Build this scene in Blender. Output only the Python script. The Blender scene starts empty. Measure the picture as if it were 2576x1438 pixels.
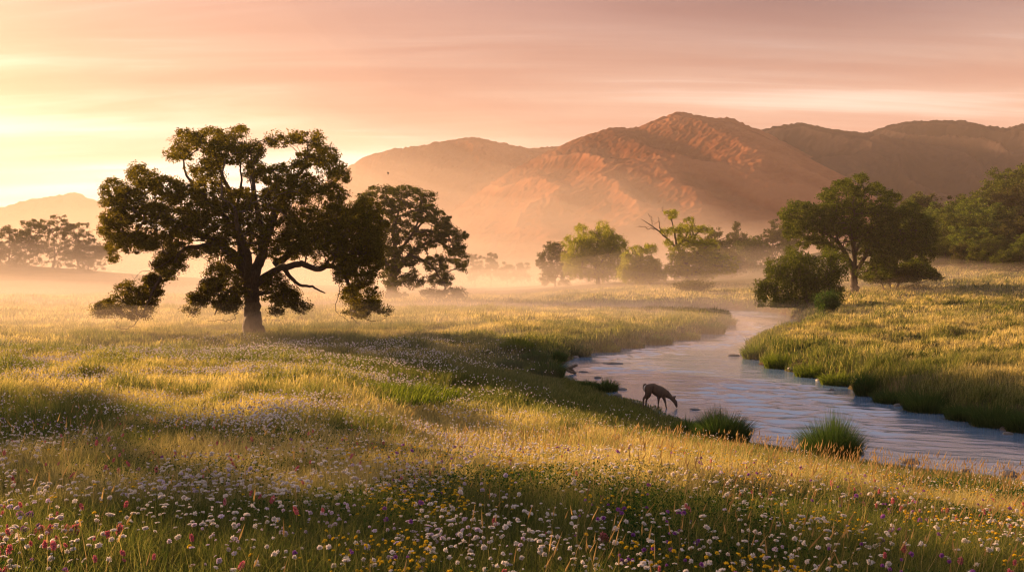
import bpy, bmesh, math
import numpy as np
from mathutils import Vector

rs = np.random.RandomState(7)
scene = bpy.context.scene
COL = scene.collection
F = 2231.0          # focal length in units of the 2576 px wide picture
HZ = 705.0          # horizon row in the same units
EYE = 4.6           # eye height above the water

def P(u, v, Y):
    return np.array([(u - 1288.0) / F * Y, Y, EYE - (v - HZ) / F * Y])

# ------------------------------------------------------------------ noise
PERM = np.random.RandomState(3).permutation(4096)
GRAD = np.random.RandomState(4).rand(4096)
def vnoise(x, y, seed=0):
    x = np.asarray(x, float); y = np.asarray(y, float)
    xi = np.floor(x).astype(np.int64); yi = np.floor(y).astype(np.int64)
    fx = x - xi; fy = y - yi
    fx = fx * fx * (3 - 2 * fx); fy = fy * fy * (3 - 2 * fy)
    def h(a, b):
        return GRAD[(PERM[(a + seed * 131) & 4095] + b * 57 + seed) & 4095]
    a = h(xi, yi); b = h(xi + 1, yi); c = h(xi, yi + 1); d = h(xi + 1, yi + 1)
    return (a + (b - a) * fx) * (1 - fy) + (c + (d - c) * fx) * fy
def fbm(x, y, seed=0, o=4):
    s = 0.0; a = 0.5; n = 0.0
    for k in range(o):
        s = s + a * vnoise(x * 2 ** k, y * 2 ** k, seed + k * 7); n += a; a *= 0.5
    return s / n
def sm(x, a, b):
    t = np.clip((np.asarray(x, float) - a) / (b - a), 0, 1)
    return t * t * (3 - 2 * t)

# ------------------------------------------------------------------ helpers
def add(o):
    COL.objects.link(o); return o
def tag(o, label=None, cat=None, group=None, kind=None):
    if label: o['label'] = label
    if cat: o['category'] = cat
    if group: o['group'] = group
    if kind: o['kind'] = kind
    return o
def empty(name, loc, rz=0.0):
    o = bpy.data.objects.new(name, None); o.location = loc; o.rotation_euler = (0, 0, rz)
    o.empty_display_size = 0.2
    return add(o)
def np_mesh(name, V, faces, attrs=None, smooth=False, mats=(), midx=None):
    """V (n,3); faces: list of (m,k) int arrays."""
    me = bpy.data.meshes.new(name)
    V = np.ascontiguousarray(V, dtype=np.float32)
    me.vertices.add(len(V)); me.vertices.foreach_set('co', V.ravel())
    tot = []; idx = []
    for f in faces:
        f = np.asarray(f, dtype=np.int32)
        if len(f) == 0: continue
        idx.append(f.ravel()); tot.append(np.full(len(f), f.shape[1], np.int32))
    idx = np.concatenate(idx); tot = np.concatenate(tot)
    st = np.concatenate([[0], np.cumsum(tot)[:-1]]).astype(np.int32)
    me.loops.add(len(idx)); me.loops.foreach_set('vertex_index', idx)
    me.polygons.add(len(tot)); me.polygons.foreach_set('loop_start', st)
    if midx is not None:
        me.polygons.foreach_set('material_index', np.ascontiguousarray(midx, dtype=np.int32))
    if smooth:
        me.polygons.foreach_set('use_smooth', np.ones(len(tot), bool))
    for m in mats: me.materials.append(m)
    me.update(calc_edges=True)
    for k, a in (attrs or {}).items():
        at = me.attributes.new(k, 'FLOAT', 'POINT')
        at.data.foreach_set('value', np.ascontiguousarray(a, dtype=np.float32))
    return me
def np_obj(name, V, faces, parent=None, **k):
    o = bpy.data.objects.new(name, np_mesh(name, V, faces, **k)); add(o)
    if parent is not None: o.parent = parent
    return o

# ------------------------------------------------------------------ materials
def newmat(name):
    m = bpy.data.materials.new(name); m.use_nodes = True
    nt = m.node_tree; nt.nodes.clear()
    return m, nt, nt.nodes, nt.links
def N(nt, t, **k):
    n = nt.nodes.new(t)
    for a, b in k.items(): setattr(n, a, b)
    return n
def ramp(nt, stops, src=None, interp='LINEAR'):
    r = nt.nodes.new('ShaderNodeValToRGB'); r.color_ramp.interpolation = interp
    el = r.color_ramp.elements
    while len(el) > 1: el.remove(el[-1])
    el[0].position = stops[0][0]; el[0].color = (*stops[0][1], 1)
    for p, c in stops[1:]:
        e = el.new(p); e.color = (*c, 1)
    if src is not None: nt.links.new(src, r.inputs[0])
    return r
def math_n(nt, op, a, b=None, clamp=False):
    n = nt.nodes.new('ShaderNodeMath'); n.operation = op; n.use_clamp = clamp
    for i, x in enumerate((a, b)):
        if x is None: continue
        if isinstance(x, (int, float)): n.inputs[i].default_value = x
        else: nt.links.new(x, n.inputs[i])
    return n.outputs[0]

def leaf_mat(name, c1, c2, c3, transl=0.45, attr=None, tr_tint=(1.25, 1.25, 0.5)):
    """leaf: colour differs leaf by leaf; light comes through it."""
    m, nt, nd, lk = newmat(name)
    out = nd.new('ShaderNodeOutputMaterial'); g = nd.new('ShaderNodeNewGeometry')
    rp = ramp(nt, [(0, c1), (0.55, c2), (1, c3)], g.outputs['Random Per Island'])
    col = rp.outputs[0]
    if attr:
        a = N(nt, 'ShaderNodeAttribute', attribute_name=attr)
        rp2 = ramp(nt, attr_ramp[attr], g.outputs['Random Per Island'])
        mx = N(nt, 'ShaderNodeMix', data_type='RGBA')
        lk.new(a.outputs['Fac'], mx.inputs[0]); lk.new(col, mx.inputs[6]); lk.new(rp2.outputs[0], mx.inputs[7])
        col = mx.outputs[2]
    d = nd.new('ShaderNodeBsdfDiffuse'); lk.new(col, d.inputs[0])
    t = nd.new('ShaderNodeBsdfTranslucent')
    mm = N(nt, 'ShaderNodeMix', data_type='RGBA', blend_type='MULTIPLY'); mm.inputs[0].default_value = 1
    lk.new(col, mm.inputs[6]); mm.inputs[7].default_value = (*tr_tint, 1); lk.new(mm.outputs[2], t.inputs[0])
    ms = nd.new('ShaderNodeMixShader'); ms.inputs[0].default_value = transl
    lk.new(d.outputs[0], ms.inputs[1]); lk.new(t.outputs[0], ms.inputs[2]); lk.new(ms.outputs[0], out.inputs[0])
    return m
attr_ramp = {'dry': [(0, (0.26, 0.22, 0.10)), (0.5, (0.42, 0.35, 0.18)), (1, (0.60, 0.50, 0.30))]}  # carries dry patches plus the painted sunlit strip and oak shade

def solid_mat(name, c1, c2, scale=3.0, rough=0.9, bump=0.0, detail=5.0, stretch=None):
    m, nt, nd, lk = newmat(name)
    out = nd.new('ShaderNodeOutputMaterial'); b = nd.new('ShaderNodeBsdfPrincipled')
    tc = nd.new('ShaderNodeTexCoord'); mp = nd.new('ShaderNodeMapping')
    if stretch: mp.inputs['Scale'].default_value = stretch
    nz = nd.new('ShaderNodeTexNoise'); nz.inputs['Scale'].default_value = scale; nz.inputs['Detail'].default_value = detail
    lk.new(tc.outputs['Object'], mp.inputs[0]); lk.new(mp.outputs[0], nz.inputs[0])
    rp = ramp(nt, [(0.3, c1), (0.7, c2)], nz.outputs[0])
    lk.new(rp.outputs[0], b.inputs['Base Color']); b.inputs['Roughness'].default_value = rough
    if bump:
        bp = nd.new('ShaderNodeBump'); bp.inputs['Strength'].default_value = bump; bp.inputs['Distance'].default_value = 0.05
        lk.new(nz.outputs[0], bp.inputs['Height']); lk.new(bp.outputs[0], b.inputs['Normal'])
    lk.new(b.outputs[0], out.inputs[0])
    return m

M = {}
M['bark'] = solid_mat('bark', (0.035, 0.026, 0.02), (0.10, 0.075, 0.055), 4, 0.95, 0.8, 8, (3, 3, 0.6))
M['bark_pale'] = solid_mat('bark_pale', (0.10, 0.075, 0.055), (0.22, 0.17, 0.12), 3, 0.95, 0.6, 8, (3, 3, 0.6))
M['oak'] = leaf_mat('oak_leaf', (0.04, 0.042, 0.011), (0.08, 0.08, 0.018), (0.15, 0.14, 0.03), 0.55, tr_tint=(1.4, 1.2, 0.5))
M['oak_far'] = leaf_mat('oak_leaf_dark', (0.035, 0.042, 0.014), (0.065, 0.07, 0.022), (0.12, 0.11, 0.035), 0.4)
M['willow'] = leaf_mat('willow_leaf', (0.10, 0.13, 0.02), (0.18, 0.21, 0.035), (0.30, 0.30, 0.06), 0.65, tr_tint=(1.5, 1.4, 0.5))
M['green'] = leaf_mat('green_leaf', (0.032, 0.048, 0.012), (0.068, 0.085, 0.02), (0.14, 0.15, 0.035), 0.5, tr_tint=(1.25, 1.3, 0.5))
M['ivy'] = leaf_mat('vine_leaf', (0.05, 0.075, 0.018), (0.10, 0.13, 0.03), (0.18, 0.20, 0.05), 0.5, tr_tint=(1.2, 1.3, 0.5))
M['reed'] = leaf_mat('reed_leaf', (0.03, 0.06, 0.018), (0.05, 0.085, 0.025), (0.08, 0.12, 0.035), 0.4, tr_tint=(1.1, 1.25, 0.6))
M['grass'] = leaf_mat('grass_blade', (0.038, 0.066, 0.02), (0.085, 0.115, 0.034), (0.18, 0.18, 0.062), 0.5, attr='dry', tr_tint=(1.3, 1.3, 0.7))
M['herb'] = leaf_mat('herb_leaf', (0.008, 0.034, 0.012), (0.018, 0.058, 0.018), (0.06, 0.11, 0.025), 0.4)
M['stalk'] = leaf_mat('dry_stalk', (0.28, 0.18, 0.07), (0.42, 0.29, 0.12), (0.55, 0.40, 0.18), 0.4, tr_tint=(1, 1, 0.9))
M['petal_white'] = leaf_mat('white_petal', (0.62, 0.58, 0.55), (0.78, 0.74, 0.70), (0.85, 0.80, 0.78), 0.4, tr_tint=(1, 0.97, 0.9))
M['petal_lilac'] = leaf_mat('lilac_petal', (0.52, 0.42, 0.56), (0.66, 0.58, 0.68), (0.78, 0.72, 0.76), 0.4, tr_tint=(1, 0.95, 1))
M['petal_yellow'] = leaf_mat('yellow_petal', (0.70, 0.45, 0.02), (0.82, 0.58, 0.04), (0.88, 0.70, 0.10), 0.35, tr_tint=(1, 1, 0.6))
M['petal_purple'] = leaf_mat('purple_petal', (0.22, 0.06, 0.30), (0.34, 0.12, 0.42), (0.5, 0.25, 0.55), 0.35, tr_tint=(1, 0.9, 1))
M['petal_pink'] = leaf_mat('pink_petal', (0.42, 0.08, 0.12), (0.60, 0.18, 0.22), (0.72, 0.40, 0.38), 0.35, tr_tint=(1, 0.9, 0.9))
M['flower_centre'] = solid_mat('flower_centre', (0.30, 0.22, 0.10), (0.45, 0.30, 0.10), 60, 0.9)
M['stem'] = leaf_mat('flower_stem', (0.05, 0.08, 0.02), (0.09, 0.11, 0.03), (0.16, 0.15, 0.05), 0.3)
M['rock'] = solid_mat('wet_rock', (0.05, 0.042, 0.036), (0.14, 0.12, 0.10), 6, 0.55, 0.6)
M['wood'] = solid_mat('drift_wood', (0.06, 0.045, 0.032), (0.16, 0.12, 0.085), 5, 0.9, 0.6, 6, (1, 1, 5))
M['deer'] = solid_mat('deer_coat', (0.05, 0.03, 0.018), (0.09, 0.055, 0.032), 9, 0.85, 0.2, 6)
M['deer_white'] = solid_mat('deer_white_fur', (0.55, 0.50, 0.44), (0.70, 0.66, 0.60), 20, 0.9)
M['deer_dark'] = solid_mat('deer_dark', (0.02, 0.016, 0.013), (0.05, 0.035, 0.025), 20, 0.6)
M['bird'] = solid_mat('bird_feathers', (0.02, 0.018, 0.016), (0.06, 0.05, 0.04), 20, 0.8)

# ------------------------------------------------------------------ river
def catmull(pts, n=6):
    p = np.array(pts, float); p = np.vstack([2 * p[0] - p[1], p, 2 * p[-1] - p[-2]])
    out = []
    for i in range(1, len(p) - 2):
        for k in range(n):
            t = k / n
            out.append(0.5 * ((2 * p[i]) + (-p[i-1] + p[i+1]) * t + (2*p[i-1] - 5*p[i] + 4*p[i+1] - p[i+2]) * t*t
                              + (-p[i-1] + 3*p[i] - 3*p[i+1] + p[i+2]) * t**3))
    out.append(p[-2]); return np.array(out)
def W0(u, v):
    Y = EYE * F / (v - HZ); return ((u - 1288) / F * Y, Y)
LB = [(40, -4), (26, 9), W0(2760, 1235), W0(2576, 1206), W0(2330, 1178), W0(2160, 1156), W0(2030, 1130), W0(1890, 1112),
      W0(1800, 1082), W0(1745, 1062), W0(1695, 1040), W0(1630, 1014), W0(1560, 994), W0(1540, 978), W0(1450, 953), W0(1415, 938),
      W0(1422, 912), W0(1490, 890), W0(1600, 872), W0(1700, 856), W0(1790, 834), W0(1838, 808), W0(1826, 798), (22, 113), (12, 118), (-5, 120), (-22, 119), (-45, 122), (-90, 130)]
RB = [(70, 3), (45, 14), (30, 22), W0(2740, 1112), W0(2576, 1078), W0(2400, 1048), W0(2290, 1022), W0(2190, 1000), W0(2120, 968), W0(2000, 938),
      W0(1920, 916), W0(1880, 888), W0(1882, 870), W0(1950, 852), W0(2010, 838), W0(2012, 812), W0(1960, 788), W0(1880, 781), (30, 141), (14, 140), (-5, 137), (-22, 134), (-45, 137), (-90, 146)]
LBc = catmull(LB, 5); RBc = catmull(RB, 5)
POLY = np.vstack([LBc, RBc[::-1]])
def segdist(x, y, L):
    best = np.full(x.shape, 1e9)
    for i in range(len(L) - 1):
        ax, ay = L[i]; bx, by = L[i + 1]; dx, dy = bx - ax, by - ay; ll = dx * dx + dy * dy + 1e-9
        t = np.clip(((x - ax) * dx + (y - ay) * dy) / ll, 0, 1)
        d = (x - ax - t * dx) ** 2 + (y - ay - t * dy) ** 2
        np.minimum(best, d, out=best)
    return np.sqrt(best)
def inside(x, y):
    c = np.zeros(x.shape, bool); n = len(POLY); j = n - 1
    for i in range(n):
        xi, yi = POLY[i]; xj, yj = POLY[j]
        if yi != yj:
            cond = ((yi > y) != (yj > y)) & (x < (xj - xi) * (y - yi) / (yj - yi) + xi)
            c ^= cond
        j = i
    return c
def river_exact(x, y):
    dl = segdist(x, y, LBc); dr = segdist(x, y, RBc); ins = inside(x, y)
    return dl, dr, ins
# lookup grid of the river distances (fast bilinear reads)
GX0, GX1, GY0, GY1, GS = -120.0, 140.0, -12.0, 190.0, 0.4
gx = np.arange(GX0, GX1, GS); gy = np.arange(GY0, GY1, GS)
_gx, _gy = np.meshgrid(gx, gy)
_dl, _dr, _in = river_exact(_gx, _gy)
_sd = np.where(_in, -np.minimum(_dl, _dr), np.minimum(_dl, _dr))
def look(A, x, y):
    fx = np.clip((x - GX0) / GS, 0, len(gx) - 1.001); fy = np.clip((y - GY0) / GS, 0, len(gy) - 1.001)
    i = fx.astype(int); j = fy.astype(int); a = fx - i; b = fy - j
    return (A[j, i] * (1 - a) + A[j, i + 1] * a) * (1 - b) + (A[j + 1, i] * (1 - a) + A[j + 1, i + 1] * a) * b
def river(x, y):
    """signed distance to the water (negative in it), and how much the point belongs to the right bank."""
    x = np.asarray(x, float); y = np.asarray(y, float)
    sd = look(_sd, x, y); dl = look(_dl, x, y); dr = look(_dr, x, y)
    out = (x < GX0) | (x > GX1) | (y > GY1) | (y < GY0)
    sd = np.where(out, np.maximum(sd, 1) + np.maximum(GX0 - x, 0) + np.maximum(x - GX1, 0) + np.maximum(y - GY1, 0) + np.maximum(GY0 - y, 0), sd)
    return sd, sm(dl - dr, -0.5, 0.5)

# ------------------------------------------------------------------ ground height
PL = ([-30, 0, 4, 6, 8, 12, 20, 30, 45, 60, 100, 150, 260, 400, 900], [3.0, 3.0, 2.72, 2.58, 2.5, 2.2, 1.8, 1.45, 1.1, 1.0, 1.0, 1.15, 1.1, 1.0, 0.8])
PC = ([-30, 0, 4, 6, 8, 10.5, 12.5, 15.5, 19, 24, 60, 100, 150, 260, 400, 900], [3.0, 3.0, 2.68, 2.5, 2.42, 2.24, 1.92, 1.25, 0.95, 0.9, 0.95, 0.9, 1.1, 1.1, 1.0, 0.8])
PR = ([-30, 0, 4, 6, 8, 10.5, 13, 16, 20, 24, 60, 150, 260, 400, 900], [3.0, 3.0, 2.66, 2.4, 2.1, 1.66, 1.25, 0.8, 0.5, 0.5, 0.9, 1.1, 1.1, 1.0, 0.8])
def ground(x, y, fine=True):
    x = np.asarray(x, float); y = np.asarray(y, float)
    sd, rt = river(x, y)
    a = x / (np.abs(y) + 1.5)
    wc = sm(a, -0.22, -0.02); wr = sm(a, 0.12, 0.5)
    zl = np.interp(y, *PL); zc = np.interp(y, *PC); zr_ = np.interp(y, *PR)
    z = zl * (1 - wc) + zc * wc; z = z * (1 - wr) + zr_ * wr
    w = sm(x, -10, 40)
    d = np.clip(sd, 0, 80)
    right = z * (1 - w) + (0.72 + 0.024 * d + 0.0062 * np.clip(y, 0, 220)) * w
    right = np.where(y < 60, 0.72 + 0.024 * d + 0.0062 * np.clip(y, 0, 220) * w, right)
    z = z * (1 - rt) + right * rt
    # wooded hill on the right and a low rise far on the left
    z = z + 40 * np.exp(-((x - 235) ** 2) / (2 * 78 ** 2) - ((y - 300) ** 2) / (2 * 82 ** 2)) * sm(x, 30, 110)
    z = z + 11.5 * np.exp(-((x + 235) ** 2) / (2 * 85 ** 2) - ((y - 315) ** 2) / (2 * 42 ** 2))
    # swells and tussocks
    z = z + (fbm(x / 14, y / 14, 5, 3) - 0.5) * 0.45 * sm(y, 18, 40) * sm(np.abs(sd), 1, 8)
    z = z + (fbm(x / 40, y / 25, 9, 2) - 0.5) * 1.0 * sm(y, 60, 120) * sm(sd, 6, 40)
    rough = 0.16 + 0.14 * sm(y, 12, 24) + 0.34 * rt * sm(y, 20, 34)
    z = z + (fbm(x / 4.5, y / 3.5, 15, 3) - 0.5) * 1.1 * rt * sm(sd, 0, 3) * (1 - sm(y, 150, 220))
    z = z + (fbm(x / 5, y / 4, 16, 3) - 0.5) * 0.5 * (1 - rt) * sm(sd, 3, 8) * sm(y, 14, 24) * (1 - sm(y, 150, 220))
    if fine:
        z = z + (fbm(x / 1.7, y / 1.7, 11, 3) - 0.5) * rough * sm(y, -2, 10) * (1 - sm(y, 130, 200))
    # banks: the near left bank slopes gently down to the water
    sp = np.maximum(sd, 0); capz = 0.03 + 0.055 * sp + 0.012 * sp ** 2
    lowm = (1 - rt) * (1 - sm(y, 43, 50))
    z = z * (1 - lowm) + np.minimum(z, capz) * lowm
    wob = (fbm(x / 2.2, y / 2.2, 21, 3) - 0.5)
    dd = sd + wob * np.where(rt > 0.5, 1.3, 0.9)
    s = 0.5 + 0.4 * fbm(x / 6, y / 6, 31, 2)
    k = np.where(dd > 0, 1 - np.exp(-np.maximum(dd, 0) / s), 0)
    bed = -0.4 * (1 - np.exp(np.minimum(dd, 0) / 0.8))
    return np.where(dd > 0, z * k - 0.02, bed)
def gz(x, y): return float(ground(np.array([x]), np.array([y]))[0])

# ------------------------------------------------------------------ ground sheet
def ground_mat():
    m, nt, nd, lk = newmat('meadow_ground')
    out = nd.new('ShaderNodeOutputMaterial'); b = nd.new('ShaderNodeBsdfDiffuse')
    tc = nd.new('ShaderNodeTexCoord')
    n1 = nd.new('ShaderNodeTexNoise'); n1.inputs['Scale'].default_value = 0.09; n1.inputs['Detail'].default_value = 3.5
    n2 = nd.new('ShaderNodeTexNoise'); n2.inputs['Scale'].default_value = 1.6; n2.inputs['Detail'].default_value = 8
    lk.new(tc.outputs['Object'], n1.inputs[0]); lk.new(tc.outputs['Object'], n2.inputs[0])
    mx = math_n(nt, 'ADD', math_n(nt, 'MULTIPLY', n1.outputs[0], 0.6), math_n(nt, 'MULTIPLY', n2.outputs[0], 0.4))
    rp = ramp(nt, [(0.35, (0.028, 0.038, 0.012)), (0.5, (0.07, 0.07, 0.025)), (0.65, (0.17, 0.13, 0.055))], mx)
    at = N(nt, 'ShaderNodeAttribute', attribute_name='mud')
    mm = N(nt, 'ShaderNodeMix', data_type='RGBA'); lk.new(at.outputs['Fac'], mm.inputs[0]); lk.new(rp.outputs[0], mm.inputs[6])
    mm.inputs[7].default_value = (0.075, 0.05, 0.036, 1)
    lk.new(mm.outputs[2], b.inputs[0])
    bp = nd.new('ShaderNodeBump'); bp.inputs['Strength'].default_value = 0.8; bp.inputs['Distance'].default_value = 0.3
    lk.new(n2.outputs[0], bp.inputs['Height']); lk.new(bp.outputs[0], b.inputs['Normal'])
    lk.new(b.outputs[0], out.inputs[0])
    return m
ys = np.concatenate([np.arange(-25, 3, 1.0), 3 * (1.0070) ** np.arange(0, 1000)])
ys = ys[ys < 1500]
ts = np.linspace(-1, 1, 900); ts = np.sign(ts) * (0.75 * np.abs(ts) + 0.25 * np.abs(ts) ** 3) 
TX, TY = np.meshgrid(ts, ys)
GXX = TX * (np.maximum(TY, 0) * 0.95 + 14 + np.maximum(TY, 0) ** 2 * 0.0004)
ZZ = ground(GXX, TY)
nr, nc = GXX.shape
V = np.stack([GXX, TY, ZZ], -1).reshape(-1, 3)
i = np.arange(nr * nc).reshape(nr, nc)
Q = np.stack([i[:-1, :-1], i[:-1, 1:], i[1:, 1:], i[1:, :-1]], -1).reshape(-1, 4)
sdv, rtv = river(V[:, 0], V[:, 1])
mud = (1 - sm(sdv, 0.1, 1.3)) * (0.5 + 0.5 * sm(fbm(V[:, 0] / 3, V[:, 1] / 3, 77, 2), 0.45, 0.6))
o = np_obj('ground', V, [Q], smooth=True, mats=[ground_mat()], attrs={'mud': mud})
tag(o, 'rolling grassy meadow ground either side of the river', kind='structure')

# ------------------------------------------------------------------ water
def water_mat():
    m, nt, nd, lk = newmat('river_water')
    out = nd.new('ShaderNodeOutputMaterial'); b = nd.new('ShaderNodeBsdfPrincipled')
    b.inputs['Base Color'].default_value = (0.11, 0.185, 0.28, 1); b.inputs['Metallic'].default_value = 0.0
    b.inputs['Roughness'].default_value = 0.04; b.inputs['IOR'].default_value = 2.7
    b.inputs['Specular IOR Level'].default_value = 1.0
    tc = nd.new('ShaderNodeTexCoord')
    mp = nd.new('ShaderNodeMapping'); mp.inputs['Rotation'].default_value = (0, 0, math.radians(28)); mp.inputs['Scale'].default_value = (1.0, 2.2, 1)
    lk.new(tc.outputs['Object'], mp.inputs[0])
    n1 = nd.new('ShaderNodeTexNoise'); n1.inputs['Scale'].default_value = 7.0; n1.inputs['Detail'].default_value = 6; n1.inputs['Distortion'].default_value = 0.8
    lk.new(mp.outputs[0], n1.inputs[0])
    bp = nd.new('ShaderNodeBump'); bp.inputs['Strength'].default_value = 0.25; bp.inputs['Distance'].default_value = 0.03
    lk.new(n1.outputs[0], bp.inputs['Height'])
    lk.new(bp.outputs[0], b.inputs['Normal']); lk.new(b.outputs[0], out.inputs[0])
    return m
wy = np.concatenate([np.arange(0, 16, 0.35), 16 * 1.0028 ** np.arange(0, 830)]); wy = wy[wy < 150]
wu = np.linspace(-1, 1, 900)
WT, WY = np.meshgrid(wu, wy)
WX = 12 + 0.05 * WY + WT * (16 + 0.28 * WY) ; WX = np.where(WY > 112, WX - (WY - 112) * 0.3, WX)
rfl = sm(fbm(WX / 5, WY / 7, 51, 3), 0.42, 0.62)
ca, sa = math.cos(0.5), math.sin(0.5)
ru = WX * ca + WY * sa; rv = -WX * sa + WY * ca
wx_ = WX + 0.5 * (fbm(WX / 2, WY / 2, 63, 2) - .5); wy_ = WY + 0.25 * WX + 0.8 * (fbm(WX / 3, WY / 3, 64, 2) - .5)
WZ = (fbm(wx_ / 1.1, wy_ / 0.40, 61, 2) - 0.5) * (0.034 + 0.16 * rfl) + (fbm(WX / 0.5, wy_ / 0.2, 62, 1) - 0.5) * (0.012 + .02 * rfl) + (fbm(WX / 4, WY / 2.2, 71, 2) - 0.5) * 0.05
calm = sm(np.abs(look(_sd, WX, WY)), 0.2, 2.0)
WZ = WZ * calm
V = np.stack([WX, WY, WZ], -1).reshape(-1, 3); nr, nc = WX.shape
i = np.arange(nr * nc).reshape(nr, nc)
Q = np.stack([i[:-1, :-1], i[:-1, 1:], i[1:, 1:], i[1:, :-1]], -1).reshape(-1, 4)
sdw = look(_sd, WX, WY)
keep = (sdw[:-1, :-1] < 1.6).reshape(-1)
o = np_obj('river_water', V, [Q[keep]], smooth=True, mats=[water_mat()])
tag(o, 'rippled blue grey river curving through the meadow', kind='structure')

# ------------------------------------------------------------------ mountains
def mountain_mat(name, c_gully, c_slope, c_spur):
    m, nt, nd, lk = newmat(name)
    out = nd.new('ShaderNodeOutputMaterial'); b = nd.new('ShaderNodeBsdfDiffuse')
    tc = nd.new('ShaderNodeTexCoord')
    n1 = nd.new('ShaderNodeTexNoise'); n1.inputs['Scale'].default_value = 0.02; n1.inputs['Detail'].default_value = 8
    n2 = nd.new('ShaderNodeTexNoise'); n2.inputs['Scale'].default_value = 0.12; n2.inputs['Detail'].default_value = 8; n2.inputs['Roughness'].default_value = 0.7
    lk.new(tc.outputs['Object'], n1.inputs[0]); lk.new(tc.outputs['Object'], n2.inputs[0])
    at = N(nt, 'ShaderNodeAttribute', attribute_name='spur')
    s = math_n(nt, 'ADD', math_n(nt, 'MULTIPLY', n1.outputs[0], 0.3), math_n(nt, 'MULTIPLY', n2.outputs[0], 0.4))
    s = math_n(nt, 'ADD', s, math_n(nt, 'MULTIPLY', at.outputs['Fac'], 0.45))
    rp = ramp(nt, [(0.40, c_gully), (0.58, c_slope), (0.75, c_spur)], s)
    lk.new(rp.outputs[0], b.inputs[0]); lk.new(b.outputs[0], out.inputs[0])
    return m
def mountain(name, label, prof, Yc, front, back, mat, seed, spur=0.28, skew=0.35, nx=700, ny=260, wl=0.06):
    pu = np.array([p[0] for p in prof], float); pv = np.array([p[1] for p in prof], float)
    X = np.linspace((pu[0] - 1288) / F * Yc, (pu[-1] - 1288) / F * Yc, nx)
    H = np.interp(X, (pu - 1288) / F * Yc, EYE - (pv - HZ) / F * Yc)
    k = np.ones(5) / 5; H = np.convolve(np.pad(H, 2, 'edge'), k, 'valid')
    T = np.concatenate([np.linspace(-1, 0, ny), np.linspace(0, 1, ny // 3)[1:]])    # -1 front foot .. 0 crest .. 1 back foot
    XX, TT = np.meshgrid(X, T)
    YY = np.where(TT < 0, TT * front, TT * back) + Yc
    tf = np.abs(TT)
    L = Yc * wl
    xs = XX + skew * TT * front + (fbm(XX / (L * 2), YY / (L * 2), seed + 3, 3) - .5) * L * 1.6
    HH = np.interp(XX + skew * TT * front * 0.5, X, H)
    n = fbm(xs / L, YY / (L * 3.0), seed, 2)
    ridge = 1 - np.abs(2 * n - 1) * 1.9
    n2 = fbm(xs / (L * .35), YY / (L * 0.9), seed + 9, 3); ridge2 = 1 - np.abs(2 * n2 - 1) * 1.6
    env = np.sin(np.clip(tf, 0, 1) * math.pi) ** 0.7
    base = HH * (1 - tf ** 1.15)
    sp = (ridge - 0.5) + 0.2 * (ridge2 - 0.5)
    Z = base + env * H.max() * spur * sp * (0.35 + 0.65 * (1 - tf))
    Z = Z + (fbm(XX / (Yc * .003), YY / (Yc * .003), seed + 20, 2) - .5) * Yc * 0.0036 * (1 - tf * .5) + (fbm(XX / (Yc * .012), YY / (Yc * .012), seed + 30, 3) - .5) * Yc * 0.003 * env
    # no slope may rise above the crest line as seen from the valley
    lim = H[None, :] * 0 + np.interp(XX * Yc / YY, X, H) * YY / Yc * 0.985 + EYE * 0.0
    Z = np.where(TT < -0.02, np.minimum(Z, lim), Z)
    Z = np.maximum(Z, -3)
    V = np.stack([XX, YY, Z], -1).reshape(-1, 3); nr, nc = XX.shape
    i = np.arange(nr * nc).reshape(nr, nc)
    Q = np.stack([i[:-1, :-1], i[:-1, 1:], i[1:, 1:], i[1:, :-1]], -1).reshape(-1, 4)
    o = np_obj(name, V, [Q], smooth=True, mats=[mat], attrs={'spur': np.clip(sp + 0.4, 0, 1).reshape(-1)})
    tag(o, label, kind='structure'); return o, X, H
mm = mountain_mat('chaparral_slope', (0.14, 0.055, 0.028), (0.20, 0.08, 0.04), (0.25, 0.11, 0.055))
mm2 = mountain_mat('forest_slope', (0.012, 0.010, 0.012), (0.02, 0.016, 0.018), (0.045, 0.03, 0.026))
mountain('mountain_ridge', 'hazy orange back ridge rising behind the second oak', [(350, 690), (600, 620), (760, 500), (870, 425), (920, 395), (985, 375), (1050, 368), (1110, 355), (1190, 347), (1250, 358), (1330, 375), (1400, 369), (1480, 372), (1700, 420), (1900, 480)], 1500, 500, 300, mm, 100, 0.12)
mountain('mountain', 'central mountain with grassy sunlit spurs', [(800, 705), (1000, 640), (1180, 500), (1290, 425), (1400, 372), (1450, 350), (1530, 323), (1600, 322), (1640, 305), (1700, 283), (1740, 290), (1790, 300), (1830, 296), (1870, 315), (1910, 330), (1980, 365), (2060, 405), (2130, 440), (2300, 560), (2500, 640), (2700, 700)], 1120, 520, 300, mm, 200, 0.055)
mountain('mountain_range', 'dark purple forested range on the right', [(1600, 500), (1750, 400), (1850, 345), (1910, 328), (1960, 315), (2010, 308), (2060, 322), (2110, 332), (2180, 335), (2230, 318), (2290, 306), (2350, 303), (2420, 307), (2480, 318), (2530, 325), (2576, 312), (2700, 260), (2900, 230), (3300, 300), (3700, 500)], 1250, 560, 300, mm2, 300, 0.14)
mountain('distant_mountain', 'pale distant peak low on the left', [(-900, 640), (-500, 560), (-200, 560), (0, 523), (60, 505), (130, 495), (190, 484), (250, 510), (330, 560), (450, 600), (620, 660), (800, 700)], 1900, 420, 300, mm, 400, 0.10)

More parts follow.
